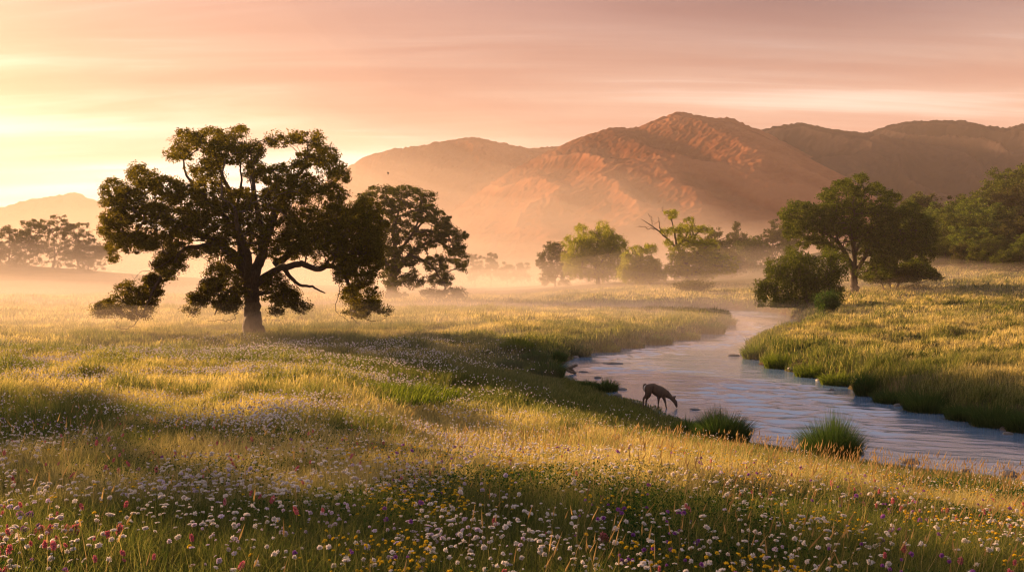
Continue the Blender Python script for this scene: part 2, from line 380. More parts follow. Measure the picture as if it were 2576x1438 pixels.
# ------------------------------------------------------------------ tubes, trees
class Tubes:
    def __init__(s): s.V = []; s.Q = []; s.n = 0
    def add(s, pts, rad, sides=6):
        pts = np.asarray(pts, float); rad = np.asarray(rad, float)
        if len(pts) < 2: return
        t = np.gradient(pts, axis=0); t /= np.linalg.norm(t, axis=1)[:, None] + 1e-9
        ref = np.array([0.3, 1.0, 0.1]) if abs(t[0][1]) < 0.9 else np.array([1.0, 0, 0])
        a = np.cross(t, ref); a /= np.linalg.norm(a, axis=1)[:, None] + 1e-9; b = np.cross(t, a)
        th = np.arange(sides) / sides * 2 * math.pi
        ring = pts[:, None, :] + rad[:, None, None] * (np.cos(th)[None, :, None] * a[:, None, :] + np.sin(th)[None, :, None] * b[:, None, :])
        m = len(pts); s.V.append(ring.reshape(-1, 3))
        i = np.arange(m * sides).reshape(m, sides) + s.n
        j = np.roll(i, -1, axis=1)
        s.Q.append(np.stack([i[:-1], j[:-1], j[1:], i[1:]], -1).reshape(-1, 4)); s.n += m * sides
    def obj(s, name, mat, parent=None, loc=(0, 0, 0)):
        o = np_obj(name, np.concatenate(s.V) - np.array(loc), [np.concatenate(s.Q)], parent=parent, smooth=True, mats=[mat]); return o

def leaves(pos, size, rs, droop=0.0, elong=1.6):
    """one bent diamond leaf of 4 points at each position"""
    n = len(pos)
    d = rs.normal(size=(n, 3)); d[:, 2] -= droop; d /= np.linalg.norm(d, axis=1)[:, None]
    r = rs.normal(size=(n, 3)); s = np.cross(d, r); s /= np.linalg.norm(s, axis=1)[:, None] + 1e-9
    L = (size * rs.uniform(0.6, 1.3, n))[:, None]
    w = L / elong
    v = np.stack([pos - d * L * .5, pos + s * w * .5, pos + d * L * .5, pos - s * w * .5], 1)
    f = np.arange(n * 4).reshape(n, 4)
    return v.reshape(-1, 3), f

def grow(skel, terms, rs, step=0.5, upbias=0.0):
    """skel: list of (pts, rads). Join each terminal to the nearest branch, nearest first. Returns tubes data."""
    nodes = np.concatenate([s[0] for s in skel]); used = len(nodes)
    cap = used + len(terms) * 9 + 10
    A = np.zeros((cap, 3)); A[:used] = nodes
    depth = np.zeros(cap); par = np.full(cap, -1, int)
    base = skel[0][0][0]
    depth[:used] = np.linalg.norm(nodes - base, axis=1) * 0.05
    R0 = np.concatenate([s[1] for s in skel])
    order = np.argsort([np.min(np.sum((nodes - t) ** 2, 1)) for t in terms])
    chains = []
    for k in order:
        t = terms[k]
        dv = A[:used] - t; d = np.sqrt((dv ** 2).sum(1))
        cost = d + 0.25 * depth[:used] + 0.35 * np.maximum(A[:used, 2] - t[2], 0) * (d > 0.8)
        j = int(np.argmin(cost)); L = d[j]
        m = max(1, min(8, int(L / step)))
        if used + m >= cap: break
        p0 = A[j]; tt = (np.arange(m) + 1) / m
        pts = p0 + (t - p0) * tt[:, None]
        arch = np.sin(tt * math.pi)[:, None]
        jit = rs.normal(size=(m, 3)) * 0.08 * L / math.sqrt(m); jit[-1] = 0
        pts = pts + arch * np.array([0, 0, 0.10 * L]) + jit
        A[used:used + m] = pts
        par[used] = j; par[used + 1:used + m] = np.arange(used, used + m - 1)
        depth[used:used + m] = depth[j] + tt * L
        chains.append((j, used, m)); used += m
    cnt = np.zeros(used)
    for (j, s, m) in chains: cnt[s + m - 1] += 1
    for q in range(used - 1, len(nodes) - 1, -1):
        if par[q] >= 0: cnt[par[q]] += cnt[q]
    return A, cnt, chains, R0, len(nodes)

def make_tree(name, label, cat, group, Y, base, trunks, blobs, depth, nterm, nleaf, lsize, lmat, bark='bark', lr=0.42,
              seed=1, twig=0.012, droop=0.0, sink=0.3, elong=1.5, hang=0.0, flat=0.75, dshape=None, shadow_only=False, twigs=()):
    """base (u,v) and everything else in picture units at distance Y; blobs (u, v, ru, rv[, weight[, depth offset]]);
    trunks: lists of (u, v, depth offset m, radius m)."""
    rs = np.random.RandomState(seed)
    b = P(base[0], base[1], Y); zg = gz(b[0], b[1]); dz = 0.0
    org = np.array([b[0], b[1], zg])
    def W(u, v, yo): 
        p = P(u, v, Y + yo); p[2] += (zg - b[2]); return p
    skel = []
    for tr in trunks:
        pts = np.array([W(t[0], t[1], t[2]) for t in tr]); rad = np.array([t[3] for t in tr])
        c = catmull(np.column_stack([pts, rad]), 5)
        c[1:-1, :3] += rs.normal(size=(len(c) - 2, 3)) * (c[1:-1, 3:4] * 0.12 + 0.01)
        skel.append((c[:, :3], np.maximum(c[:, 3], twig)))
    s0 = skel[0]
    s0[0][0][2] = zg - sink
    cu = np.mean([q[0] for q in blobs]); umin = min(q[0] - q[2] for q in blobs); umax = max(q[0] + q[2] for q in blobs)
    hw = (umax - umin) / 2; cu = (umax + umin) / 2
    wts = np.array([q[2] * q[3] * (q[4] if len(q) > 4 else 1) for q in blobs], float); wts /= wts.sum()
    terms = []
    for q, w in zip(blobs, wts):
        n = max(2, int(round(w * nterm)))
        a = rs.uniform(0, 2 * math.pi, n); r = np.sqrt(rs.uniform(0, 1, n)) * 0.86
        us = q[0] + np.cos(a) * r * q[2]; vs = q[1] + np.sin(a) * r * q[3]
        dm = depth * np.sqrt(np.maximum(0.08, 1 - ((us - cu) / hw) ** 2))
        if len(q) > 5: yo = q[5] + rs.uniform(-1, 1, n) * max(0.6, q[2] / F * Y * 0.8)
        else:
            yo = rs.uniform(-1, 1, n) * dm
        for u_, v_, y_ in zip(us, vs, yo): terms.append(W(u_, v_, y_))
    terms = np.array(terms)
    terms[:, 2] = np.maximum(terms[:, 2], zg + 0.35)
    A, cnt, chains, R0, n0 = grow(skel, terms, rs, step=max(0.35, depth * 0.07))
    T = Tubes()
    for i, (p, r) in enumerate(skel): 
        rr = r.copy()
        if i == 0:
            h = p[:, 2] - zg; rr = rr * (1 + 0.45 * np.exp(-np.maximum(h, 0) / (r[0] * 1.2)))
        T.add(p, rr, 12 if r[0] > 0.2 else 8)
    k = twig
    for (j, s, m) in chains:
        idx = [j] + list(range(s, s + m)); c = cnt[idx].astype(float); c[0] = c[1]
        r = twig * np.power(np.maximum(c, 1), 0.48) * np.linspace(1.15, 1.0, len(idx)); r[-1] *= 0.5
        if j < n0: r[0] = min(r[0], R0[j])
        T.add(A[idx], r, 5 if r[0] > twig * 2.5 else 3)
    for tw in twigs:
        pts = np.array([W(*t[:3]) for t in tw]); c = catmull(pts, 4); c[1:-1] += rs.normal(0, .045 * Y / 60, (len(c) - 2, 3));
        T.add(c, np.linspace(tw[0][3], tw[-1][3], len(c)), 5)
        for q in range(2, len(c) - 1, 2):
            d = rs.normal(0, 1, 3); d[2] -= .8; d *= .28 * Y / 60 / np.linalg.norm(d); T.add([c[q], c[q] + d, c[q] + d * 1.8 + rs.normal(0, .06, 3)], [tw[-1][3], tw[-1][3] * .7, .004], 3)
    root = empty(name, org)
    T.obj('trunk', M[bark], root, org)
    # foliage round the ends of the branches
    ends = np.array([A[s + m - 1] for (j, s, m) in chains])
    mids = np.array([A[s + m - 1 - (1 if m > 2 else 0)] for (j, s, m) in chains])
    n = len(ends); w = rs.uniform(0.35, 1.5, n); w /= w.mean()
    reps = np.maximum(2, (nleaf * w).astype(int))
    e = np.repeat(np.arange(n), reps)
    off = rs.normal(size=(len(e), 3)); off /= np.linalg.norm(off, axis=1)[:, None]
    off *= (rs.uniform(0, 1, len(e)) ** 0.6)[:, None]
    rad = lr * rs.uniform(0.45, 1.45, n)[e][:, None]
    off *= rad; off[:, 2] *= flat
    mixm = (rs.uniform(0, 1, len(e)) < 0.3)[:, None]
    pos = np.where(mixm, mids[e], ends[e]) + off
    if hang: pos[:, 2] -= hang * rs.uniform(0, 1, len(e)) ** 1.3 * np.repeat(rs.uniform(0.2, 1, n), reps)
    pos[:, 2] = np.maximum(pos[:, 2], zg + 0.1)
    v, f = leaves(pos, lsize, rs, droop, elong)
    np_obj('crown', v - org, [f], parent=root, mats=[M[lmat]])
    tag(root, label, cat, group)
    return root

# --- the big oak
oakB = [(535, 352, 62, 34), (600, 335, 28, 22), (575, 385, 60, 32), (468, 348, 42, 26), (448, 385, 42, 22), (630, 380, 38, 36),
        (700, 352, 36, 18), (752, 342, 30, 20), (795, 352, 24, 26), (820, 392, 34, 34), (768, 400, 34, 26), (850, 440, 34, 36),
        (345, 425, 26, 22), (365, 450, 48, 26), (285, 468, 36, 22), (270, 500, 26, 20), (415, 470, 46, 34), (330, 500, 50, 30),
        (300, 545, 48, 26), (270, 575, 24, 22), (390, 540, 54, 34), (470, 500, 56, 44), (520, 440, 46, 44), (550, 500, 50, 46),
        (500, 560, 56, 36), (645, 430, 34, 34), (700, 440, 44, 36), (690, 500, 44, 40), (612, 500, 40, 34), (600, 560, 52, 36),
        (760, 470, 50, 46), (830, 490, 46, 36), (720, 540, 26, 30), (770, 560, 52, 44), (850, 550, 56, 40), (920, 520, 38, 26),
        (945, 560, 36, 36), (930, 615, 44, 40), (860, 620, 56, 40), (790, 620, 44, 26), (735, 600, 36, 26),
        (285, 610, 26, 22), (330, 600, 44, 24), (285, 645, 14, 16), (375, 615, 30, 20), (430, 600, 42, 26), (415, 645, 26, 18),
        (480, 635, 26, 12), (445, 670, 22, 16), (530, 625, 30, 12), (560, 600, 40, 20), (700, 640, 30, 18), (740, 635, 26, 16), 
        (870, 670, 34, 26), (935, 665, 30, 26), (905, 705, 36, 26), (880, 740, 24, 26), (920, 760, 44, 24), (960, 775, 26, 14), (900, 785, 38, 12), (855, 690, 16, 20),
        (420, 690, 22, 18, 1.8), (385, 705, 26, 20, 2, -2.5), (405, 665, 20, 18, 1.6, -2.5), (440, 650, 24, 16, 1.5, -2.5), (330, 732, 54, 26, .9, -3), (300, 765, 62, 24, .9, -3), (258, 778, 32, 16, .9, -3), (375, 750, 34, 34, .9, -2), (345, 790, 44, 14, .7, -3), (395, 735, 14, 20, 1, -2),
        (545, 680, 36, 18), (575, 695, 36, 22), (530, 720, 34, 24, 1.7, -3), (500, 750, 30, 20, 1.7, -3), (570, 760, 40, 24, 1.7, -3), (480, 778, 20, 9, 1, -3), (600, 735, 24, 26, 1, -2),
        (690, 705, 34, 22, 1, -2), (720, 745, 38, 28, 1.7, -2), (760, 770, 30, 16, 1, -2), (695, 780, 24, 12, 1, -2), (660, 730, 18, 30, 1, 2), (640, 610, 20, 30, 0.6), (590, 655, 20, 16)]
oakB += [(500, 530, 130, 66, .35), (700, 530, 110, 70, .35), (350, 510, 100, 56, .35), (880, 600, 88, 84, .4), (790, 440, 80, 60, .3), (520, 390, 84, 46, .3), (560, 730, 56, 46, .4), (710, 740, 56, 36, .35), (330, 610, 70, 30, .3), (600, 620, 110, 26, .3), (430, 590, 70, 40, .3), (780, 600, 90, 50, .4), (905, 640, 66, 80, .7), (915, 745, 56, 40, .6), (860, 560, 80, 56, .5), (820, 655, 40, 20, .5), (360, 600, 60, 40, .5), (450, 630, 40, 26, .6), (480, 560, 70, 40, .5), (300, 560, 60, 50, .4), (690, 600, 40, 40, .5), (560, 660, 40, 26, .5), (640, 560, 60, 60, .4)]
oakT = [[(638, 850, 0, .58), (637, 800, 0, .53), (634, 760, 0, .50), (628, 720, 0, .50), (622, 690, 0, .46)],
        [(622, 700, 0, .42), (602, 660, -.5, .36), (575, 630, -1, .30), (535, 603, -1.5, .25), (500, 588, -2, .2), (450, 560, -2.5, .14), (400, 545, -3, .10), (340, 530, -3.3, .05)],
        [(545, 608, -1.4, .20), (510, 618, -2, .17), (470, 622, -3, .15), (448, 640, -3, .13), (440, 668, -3, .12), (405, 695, -3, .10), (385, 730, -3, .08), (365, 775, -3, .05), (355, 800, -3, .035)],
        [(622, 695, .3, .34), (612, 640, .5, .30), (598, 580, .8, .26), (588, 520, 1, .2), (572, 470, 1, .14), (548, 410, 1, .09), (535, 360, 1, .05)],
        [(600, 590, .5, .2), (560, 540, 0, .16), (510, 490, -1, .11), (470, 440, -1, .08), (460, 390, -1, .04)],
        [(628, 705, -.2, .38), (655, 650, 0, .33), (668, 600, 0, .29), (685, 550, .5, .25), (710, 500, 1, .19), (745, 450, 1, .13), (770, 405, 1, .09), (775, 360, 1, .05)],
        [(668, 605, 0, .22), (650, 540, -1, .17), (640, 480, -2, .13), (635, 420, -2, .08), (630, 380, -2, .04)],
        [(640, 715, 0, .30), (690, 680, -.5, .25), (730, 668, -1, .22), (760, 662, -1.3, .2), (800, 676, -1.6, .18), (830, 665, -2, .17), (860, 685, -2, .14), (880, 720, -2, .11), (890, 770, -2, .07), (900, 800, -2, .03)],
        [(690, 665, .3, .26), (740, 630, .8, .22), (800, 600, 1.2, .17), (860, 570, 1.5, .12), (920, 540, 1.5, .07)],
        [(710, 670, 0, .18), (735, 700, -.8, .13), (755, 715, -1.2, .1), (785, 720, -1.4, .08), (818, 735, -1.6, .04)],
        [(620, 700, -.3, .25), (625, 640, -3, .2), (600, 580, -5.5, .14), (590, 520, -7, .08)],
        [(630, 700, .3, .25), (650, 650, 3, .2), (680, 590, 5.5, .14), (700, 530, 7, .08)],
        [(625, 730, 0, .16), (590, 720, -1.5, .12), (560, 750, -3, .08), (540, 790, -3, .04)],
        [(645, 740, 0, .14), (680, 735, -1.2, .1), (720, 755, -2, .06)],
        [(590, 560, .5, .13), (600, 500, .3, .1), (607, 450, .2, .07), (603, 400, 0, .04)]]
oakW = [[(355, 790, -3, .035), (340, 810, -3, .028), (322, 823, -3, .022), (295, 818, -3, .018), (285, 800, -3, .014)],
        [(300, 795, -3, .014), (270, 800, -3, .012), (250, 790, -3, .008)],
        [(600, 785, -3, .03), (582, 805, -3, .022), (550, 803, -3, .016), (520, 806, -3, .01)],
        [(455, 615, -3, .03), (440, 640, -3.2, .022), (405, 670, -3.4, .018), (345, 690, -3.4, .012), (335, 720, -3.4, .008)],
        [(560, 640, -1, .05), (548, 665, -1.2, .045), (540, 695, -1.4, .03)],
        [(880, 770, -2, .035), (890, 800, -2.2, .025), (905, 815, -2.2, .015)],
        [(900, 790, -2, .03), (935, 805, -2, .02), (965, 800, -2, .012), (990, 788, -2, .008)],
        [(855, 690, -2, .03), (850, 740, -2, .022), (845, 780, -2, .015), (870, 800, -2, .01), (880, 818, -2, .008)]]
make_tree('oak_tree', 'huge spreading valley oak standing alone in the left meadow', 'oak tree', None, 60, (638, 838), oakT, oakB, 6.8,
          6600, 56, 0.115, 'oak', seed=5, lr=0.36, twig=0.009, twigs=oakW)
# --- the second oak in the mist
ob2 = [(960, 480, 40, 18), (1020, 480, 40, 18), (1070, 492, 32, 16), (920, 500, 30, 22), (990, 520, 50, 30), (1060, 530, 46, 30), (1110, 550, 30, 26), (1120, 575, 36, 20),
       (1150, 590, 30, 18), (1000, 580, 60, 36), (1080, 600, 50, 30), (1145, 620, 32, 22), (1160, 650, 22, 20), (1020, 640, 50, 30), (1100, 660, 44, 24), (970, 650, 30, 40), (1160, 672, 12, 10),
       (990, 700, 30, 30), (1040, 700, 30, 26), (1110, 700, 36, 20), (1090, 735, 34, 14), (1140, 735, 40, 14), (1000, 740, 26, 12), (930, 560, 40, 40), (930, 620, 30, 40), (890, 520, 26, 20)]
ot2 = [[(985, 760, 0, .9), (985, 720, 0, .8), (988, 680, 0, .75), (1000, 640, 0, .6)], [(990, 690, 0, .5), (1030, 640, 0, .4), (1070, 610, 0, .3), (1130, 600, 0, .15)],
       [(1000, 650, 0, .4), (990, 590, 0, .3), (1000, 540, 0, .2), (1010, 490, 0, .1)], [(985, 680, 0, .4), (950, 620, 1, .3), (920, 560, 1, .15)],
       [(1030, 640, 0, .3), (1080, 660, -2, .2), (1110, 700, -2, .12)], [(1000, 640, 0, .3), (1040, 580, -4, .2), (1060, 530, -5, .1)], [(1000, 640, 0, .3), (1050, 570, 4, .2), (1090, 540, 5, .1)]]
make_tree('oak_tree', 'dark round oak half hidden behind the huge oak, its foot in mist', 'oak tree', None, 150, (985, 755), ot2, ob2, 9,
          1250, 60, 0.28, 'oak_far', seed=6, lr=0.7, twig=0.025)
# --- generic crowns from simple outlines
def simple(name, label, cat, group, u, vb, w, vt, Y, seed, lmat='green', nterm=130, nleaf=50, lsize=0.35, stems=1, low=0.25, **k):
    rs = np.random.RandomState(seed + 50)
    H = vb - vt; bl = []
    for q in range(13):
        a = rs.uniform(-1, 1); h = rs.uniform(low, 0.86)
        e = math.sqrt(max(0.05, 1 - ((h - 0.55) / 0.55) ** 2))
        bl.append((u + a * w * 0.40 * e, vb - h * H, w * rs.uniform(.12, .2), H * rs.uniform(.08, .14)))
    bl.append((u + rs.uniform(-.1, .1) * w, vt + H * .12, w * .16, H * .11)); bl.append((u, vb - H * max(.55, low + .15), w * .34, H * .25 if low < .5 else H * .15))
    bl.append((u, vb - H * .58, w * .42, H * .34, .8) if low < .5 else (u, vb - H * .8, w * .4, H * .16, .8))
    if low < .1: bl.append((u, vb - H * .2, w * .42, H * .19, .8))
    bl.append((u - w * .34, vb - H * max(low, rs.uniform(.4, .6)), w * .15, H * .13)); bl.append((u + w * .34, vb - H * max(low, rs.uniform(.4, .6)), w * .15, H * .13))
    rt = H / F * Y * 0.022; tr = []
    for s in range(stems):
        o_ = (s - (stems - 1) / 2) * w * 0.16
        tr.append([(u + o_ * .3, vb + 2, 0, rt), (u + o_ * .6 + rs.uniform(-.03, .03) * w, vb - H * .2, 0, rt * .8), (u + o_ + rs.uniform(-.06, .06) * w, vb - H * .42, 0, rt * .5), (u + o_ * 1.5, vb - H * .66, 0, rt * .2)])
    for s in (-1, 1):
        tr.append([(u, vb - H * .2, 0, rt * .5), (u + s * w * .14, vb - H * .4, s * .1 * w / F * Y, rt * .35), (u + s * w * .3, vb - H * .5, 0, rt * .12)])
    return make_tree(name, label, cat, group, Y, (u, vb), tr, bl, w / F * Y * 0.42, nterm, nleaf, lsize, lmat, seed=seed, **k)

g1 = 'trees in the far left mist'
simple('misty_tree', 'leftmost misty tree of the far left grove, cut by the frame', 'tree', g1, 25, 655, 170, 545, 300, 11, 'oak_far', 300, 60, 0.42, lr=1.0, twig=.04, low=.06)
simple('misty_tree', 'tallest domed tree in the middle of the far left grove', 'tree', g1, 132, 652, 210, 515, 310, 12, 'oak_far', 400, 60, 0.42, lr=1.0, twig=.04, low=.06)
simple('misty_tree', 'lower misty tree at the right end of the far left grove', 'tree', g1, 222, 664, 130, 572, 300, 13, 'oak_far', 260, 60, 0.42, lr=1.0, twig=.04, low=.06)
simple('oak_tree', 'broad oak just outside the left edge of the picture, shading the near meadow', 'oak tree', None, -560, 845, 430, 60, 58, 15, 'oak', 110, 65, 0.3, lr=.7, twig=.02, low=.72)
g2 = 'pale trees fading in the mist at the centre'
for k, (u, w, vt, lb) in enumerate([(1195, 50, 622, 'pale misty tree just right of the second oak'), (1236, 36, 618, 'slender misty tree, tallest of the pale central group'), (1275, 60, 645, 'round misty tree left of the last pale one'), (1312, 46, 648, 'last pale misty tree before the gap')]):
    simple('misty_tree', lb, 'tree', g2, u, 712, w, vt, 400, 20 + k, 'oak_far', 90, 50, 0.6, lr=1.1, twig=.06)
# willow group beyond the river
simple('riverside_tree', 'dark rounded tree at the left end of the willow clump', 'tree', None, 1398, 728, 110, 606, 235, 31, 'oak_far', 300, 55, 0.36, lr=.75, twig=.035, low=.08)
wb = [(1462, 592, 22, 10), (1520, 588, 26, 14), (1500, 620, 60, 22), (1450, 630, 40, 22), (1550, 630, 34, 24), (1440, 665, 36, 26), (1500, 660, 60, 30), (1555, 670, 34, 30), (1450, 700, 40, 22), (1510, 705, 56, 22), (1570, 705, 20, 18), (1530, 600, 20, 14)]
make_tree('willow_tree', 'broad bright yellow green willow with two tufts on top', 'willow tree', None, 225, (1505, 738),
          [[(1505, 740, 0, .5), (1503, 700, 0, .4), (1500, 660, 0, .3), (1505, 620, 0, .15)], [(1503, 700, 0, .3), (1470, 660, 0, .2), (1450, 630, 0, .1)], [(1503, 690, 0, .3), (1540, 650, 0, .2), (1545, 620, 0, .1)]],
          wb + [(1500, 665, 84, 62, .8)], 6.5, 1100, 70, 0.3, 'willow', seed=33, lr=.75, twig=.03, hang=2.0, droop=1.5, elong=2.4)
wb2 = [(1595, 660, 26, 22), (1630, 650, 26, 14), (1600, 690, 30, 22), (1640, 690, 30, 24), (1570, 700, 22, 16), (1620, 718, 40, 16), (1660, 715, 26, 16), (1575, 670, 14, 16)]
make_tree('willow_tree', 'small light willow with a leaning trunk, left of the dead branches', 'willow tree', None, 205, (1640, 742),
          [[(1640, 745, 0, .3), (1625, 715, 0, .25), (1610, 690, 0, .2), (1585, 670, 0, .12)], [(1630, 725, 0, .2), (1600, 705, 0, .12), (1575, 700, 0, .06)], [(1622, 710, 0, .18), (1640, 680, 0, .1), (1635, 650, 0, .05)]],
          wb2 + [(1615, 695, 50, 36, .8), (1610, 708, 66, 30, 1)], 4, 800, 60, 0.27, 'willow', seed=34, lr=.65, twig=.035, hang=1.2, droop=1.2, elong=2.2)
wb3 = [(1690, 562, 22, 14), (1735, 578, 16, 10), (1720, 598, 34, 14), (1680, 605, 22, 12), (1770, 600, 26, 14), (1740, 630, 46, 18), (1700, 660, 30, 22), (1780, 640, 36, 20), (1760, 670, 40, 22), (1700, 700, 34, 20), (1745, 705, 34, 18), (1800, 672, 26, 12), (1680, 635, 14, 12), (1775, 715, 20, 10)]
make_tree('willow_tree', 'tall ragged willow with bare dead limbs reaching left', 'willow tree', None, 200, (1735, 742),
          [[(1735, 745, 0, .55), (1728, 715, 0, .45), (1725, 685, 0, .35), (1705, 650, 0, .28), (1698, 615, 0, .2), (1690, 580, 0, .12)],
           [(1705, 650, 0, .25), (1675, 622, 0, .2), (1650, 600, 0, .14), (1628, 585, 0, .08), (1612, 575, 0, .04)],
           [(1725, 690, 0, .3), (1760, 660, 0, .22), (1785, 640, 0, .14), (1830, 620, 0, .06)], [(1705, 640, 0, .2), (1740, 620, 0, .14), (1770, 600, 0, .08)]],
          wb3 + [(1745, 670, 66, 50, .8), (1730, 610, 40, 30, .4), (1745, 700, 84, 36, 1.0), (1822, 688, 44, 30, .8)], 5, 1500, 50, 0.25, 'willow', seed=35, lr=.6, twig=.032, hang=.7, droop=.8, elong=2,
          twigs=[[(1675, 622, 0, .12), (1660, 590, 0, .08), (1655, 570, 0, .05)], [(1650, 600, 0, .1), (1625, 598, 0, .06), (1608, 592, 0, .04)], [(1685, 575, 0, .08), (1672, 560, 0, .06), (1668, 545, 0, .04)], [(1640, 590, 0, .08), (1638, 572, 0, .05), (1630, 562, 0, .03)]])
g3 = 'dark trees behind the willows'
for k, (u, w, vt, Y, lb) in enumerate([(1795, 90, 582, 270, 'dark dense tree directly behind the ragged willow'), (1852, 84, 574, 290, 'flat topped umbrella shaped tree behind the willows'), (1895, 90, 618, 280, 'low bushy tree right of the umbrella shaped one'),
                                       (1945, 90, 590, 300, 'brownish tree beside the crown of the tall right tree'), (1830, 120, 640, 255, 'spreading low tree under the umbrella shaped one'), (1995, 90, 600, 310, 'dim tree behind the left edge of the tall right tree')]):
    simple('background_tree', lb, 'tree', g3, u, 712, w, vt, Y, 40 + k, 'oak_far' if k != 2 else 'green', 300, 60, 0.38, lr=.85, twig=.035, low=0.06)
# --- the tall tree on the right
tb = [(2165, 450, 20, 14), (2120, 465, 26, 18), (2150, 485, 36, 20), (2085, 490, 28, 18), (2200, 480, 26, 18), (2240, 500, 30, 20), (2000, 520, 24, 16), (2035, 530, 36, 20), (1975, 540, 22, 14), (2090, 530, 40, 26),
      (2160, 525, 50, 28), (2230, 540, 46, 28), (2290, 530, 32, 22), (2320, 560, 34, 22), (2340, 590, 26, 18), (2010, 565, 36, 20), (1990, 590, 26, 14), (2070, 570, 44, 24), (2150, 575, 50, 26), (2230, 585, 50, 26), (2300, 600, 44, 22), (2345, 612, 16, 10),
      (2050, 605, 34, 14), (2200, 620, 44, 20), (2270, 635, 36, 20), (2020, 615, 20, 12), (2230, 655, 36, 16), (2080, 620, 26, 16)]
tt_ = [[(2150, 748, 0, .62), (2149, 720, 0, .55), (2147, 690, 0, .5), (2140, 668, 0, .42), (2118, 625, 0, .32), (2095, 600, 0, .22), (2050, 575, 0, .12), (2010, 550, 0, .06)],
       [(2148, 685, 0, .4), (2150, 640, 0, .32), (2148, 590, 0, .25), (2150, 540, 0, .18), (2155, 490, 0, .1), (2160, 460, 0, .05)],
       [(2148, 690, 0, .4), (2172, 655, 0, .32), (2190, 620, 0, .24), (2235, 590, 0, .16), (2290, 575, 0, .08)],
       [(2110, 615, 0, .2), (2100, 560, 0, .14), (2110, 500, 0, .07)], [(2190, 625, 0, .2), (2220, 560, 2, .14), (2240, 510, 2, .07)], [(2150, 650, 0, .3), (2140, 590, -4, .2), (2150, 540, -6, .1)], [(2150, 640, 0, .3), (2180, 580, 4, .2), (2200, 540, 6, .1)]]
make_tree('riverside_oak', 'tall forked green tree on the grassy rise right of the river', 'oak tree', None, 140, (2150, 748), tt_, tb + [(2160, 560, 130, 70, .45), (2260, 580, 90, 55, .45), (2050, 570, 70, 40, .3), (2210, 650, 70, 30, .6), (2130, 500, 60, 40, .3), (2280, 620, 70, 38, .8), (2105, 640, 36, 26, .6), (2200, 690, 60, 18, .6), (2335, 640, 26, 22, .7), (2010, 560, 50, 40, .6)], 8.5, 2700, 58, 0.24, 'green', seed=51, lr=.62, twig=.022)
vb_ = [(2010, 645, 30, 16), (1980, 665, 34, 22), (2040, 665, 40, 22), (1950, 690, 30, 24), (2000, 700, 40, 28), (2060, 700, 44, 28), (2095, 690, 26, 22), (1930, 720, 24, 18), (1975, 740, 36, 26), (2035, 740, 36, 28), (2090, 725, 26, 16), (2000, 775, 22, 20), (1955, 765, 20, 16), (2030, 775, 14, 14)]
make_tree('riverside_shrub_tree', 'vine covered drooping tree leaning over the river bend', 'tree', None, 108, (2030, 778),
          [[(2030, 782, 0, .3), (2025, 740, 0, .25), (2015, 700, 0, .2), (2005, 660, 0, .1)], [(2025, 735, 0, .2), (2060, 700, 0, .14), (2090, 690, 0, .06)], [(2020, 730, 0, .18), (1980, 700, 0, .12), (1950, 690, 0, .06)]],
          vb_ + [(1940, 660, 16, 12), (2090, 650, 20, 12), (1915, 745, 16, 14), (1985, 630, 18, 12), (2085, 640, 26, 14), (2120, 668, 26, 14), (1912, 715, 18, 10), (2110, 735, 20, 14)], 3.6, 900, 50, 0.2, 'green', seed=52, lr=.5, twig=.018, hang=2.4, droop=1.2, elong=1.8)
lb_ = [(2215, 665, 30, 16), (2250, 675, 40, 18), (2300, 660, 40, 18), (2330, 680, 36, 14), (2280, 690, 50, 14), (2355, 690, 18, 8), (2225, 695, 26, 10), (2190, 690, 20, 14)]
make_tree('small_oak', 'low wide tree with several thin stems under the tall right tree', 'tree', None, 150, (2255, 722),
          [[(2255, 724, 0, .2), (2262, 705, 0, .16), (2285, 690, 0, .12), (2330, 680, 0, .05)], [(2240, 722, 0, .16), (2238, 705, 0, .13), (2230, 680, 0, .08)], [(2262, 722, 0, .15), (2290, 712, 0, .12), (2345, 695, 0, .05)], [(2225, 722, 0, .12), (2215, 700, 0, .1), (2200, 685, 0, .05)]],
          lb_, 5, 600, 60, 0.27, 'green', seed=53, lr=.6, twig=.028)

# --- wooded hill on the right: four kinds of tree, copied
hill = [(2300, 512, 250, 'lowest leftmost tree on the crest of the wooded hill', .8), (2345, 500, 245, 'round crowned tree on the hill crest, next to the leftmost', 1.05), (2445, 480, 240, 'tall brownish domed tree on the hill crest', 1.15),
        (2395, 535, 225, 'tree below the dip of the wooded hill crest', 1.0), (2540, 440, 245, 'tallest tree at the top right corner of the wood', 1.25), (2580, 480, 230, 'tree cut by the frame near the top of the wood', 1.2),
        (2500, 520, 220, 'tree halfway up the wooded hill below the tallest', 1.05), (2330, 560, 222, 'tree at the left flank of the wood above the mist', .9), (2440, 570, 205, 'bushy tree in the middle of the wooded slope', 1.0),
        (2530, 585, 195, 'bright green tree low on the wooded slope', 1.05), (2380, 600, 205, 'small tree low on the left flank of the wood', .9), (2590, 610, 185, 'bright green tree cut by the right frame edge', 1.1),
        (2480, 625, 185, 'lowest tree at the foot of the wooded slope', .9), (2420, 630, 192, 'tree at the foot of the wood, where the mist begins', .85), (2545, 640, 178, 'drooping tree at the foot of the wood near the right edge', .9), (2620, 540, 210, 'tree just beyond the right edge of the wood', 1.1),
        (2360, 640, 200, 'dim shrubby tree at the left foot of the wood', .75), (2650, 640, 180, 'tree at the wood foot outside the right edge', 1.0),
        (2318, 590, 212, 'dusky tree on the left flank of the wood beside the tall riverside tree', 1), (2460, 540, 214, 'rounded tree in the upper middle of the wood', 1), (2410, 560, 212, 'narrow tree below the wood crest dip', 1), (2570, 560, 200, 'big tree halfway up the wood at the right edge', 1), (2500, 590, 192, 'dark tree low in the middle of the wood', 1), (2440, 600, 196, 'shaded tree low in the wood, left of the middle', 1)]
protos = []
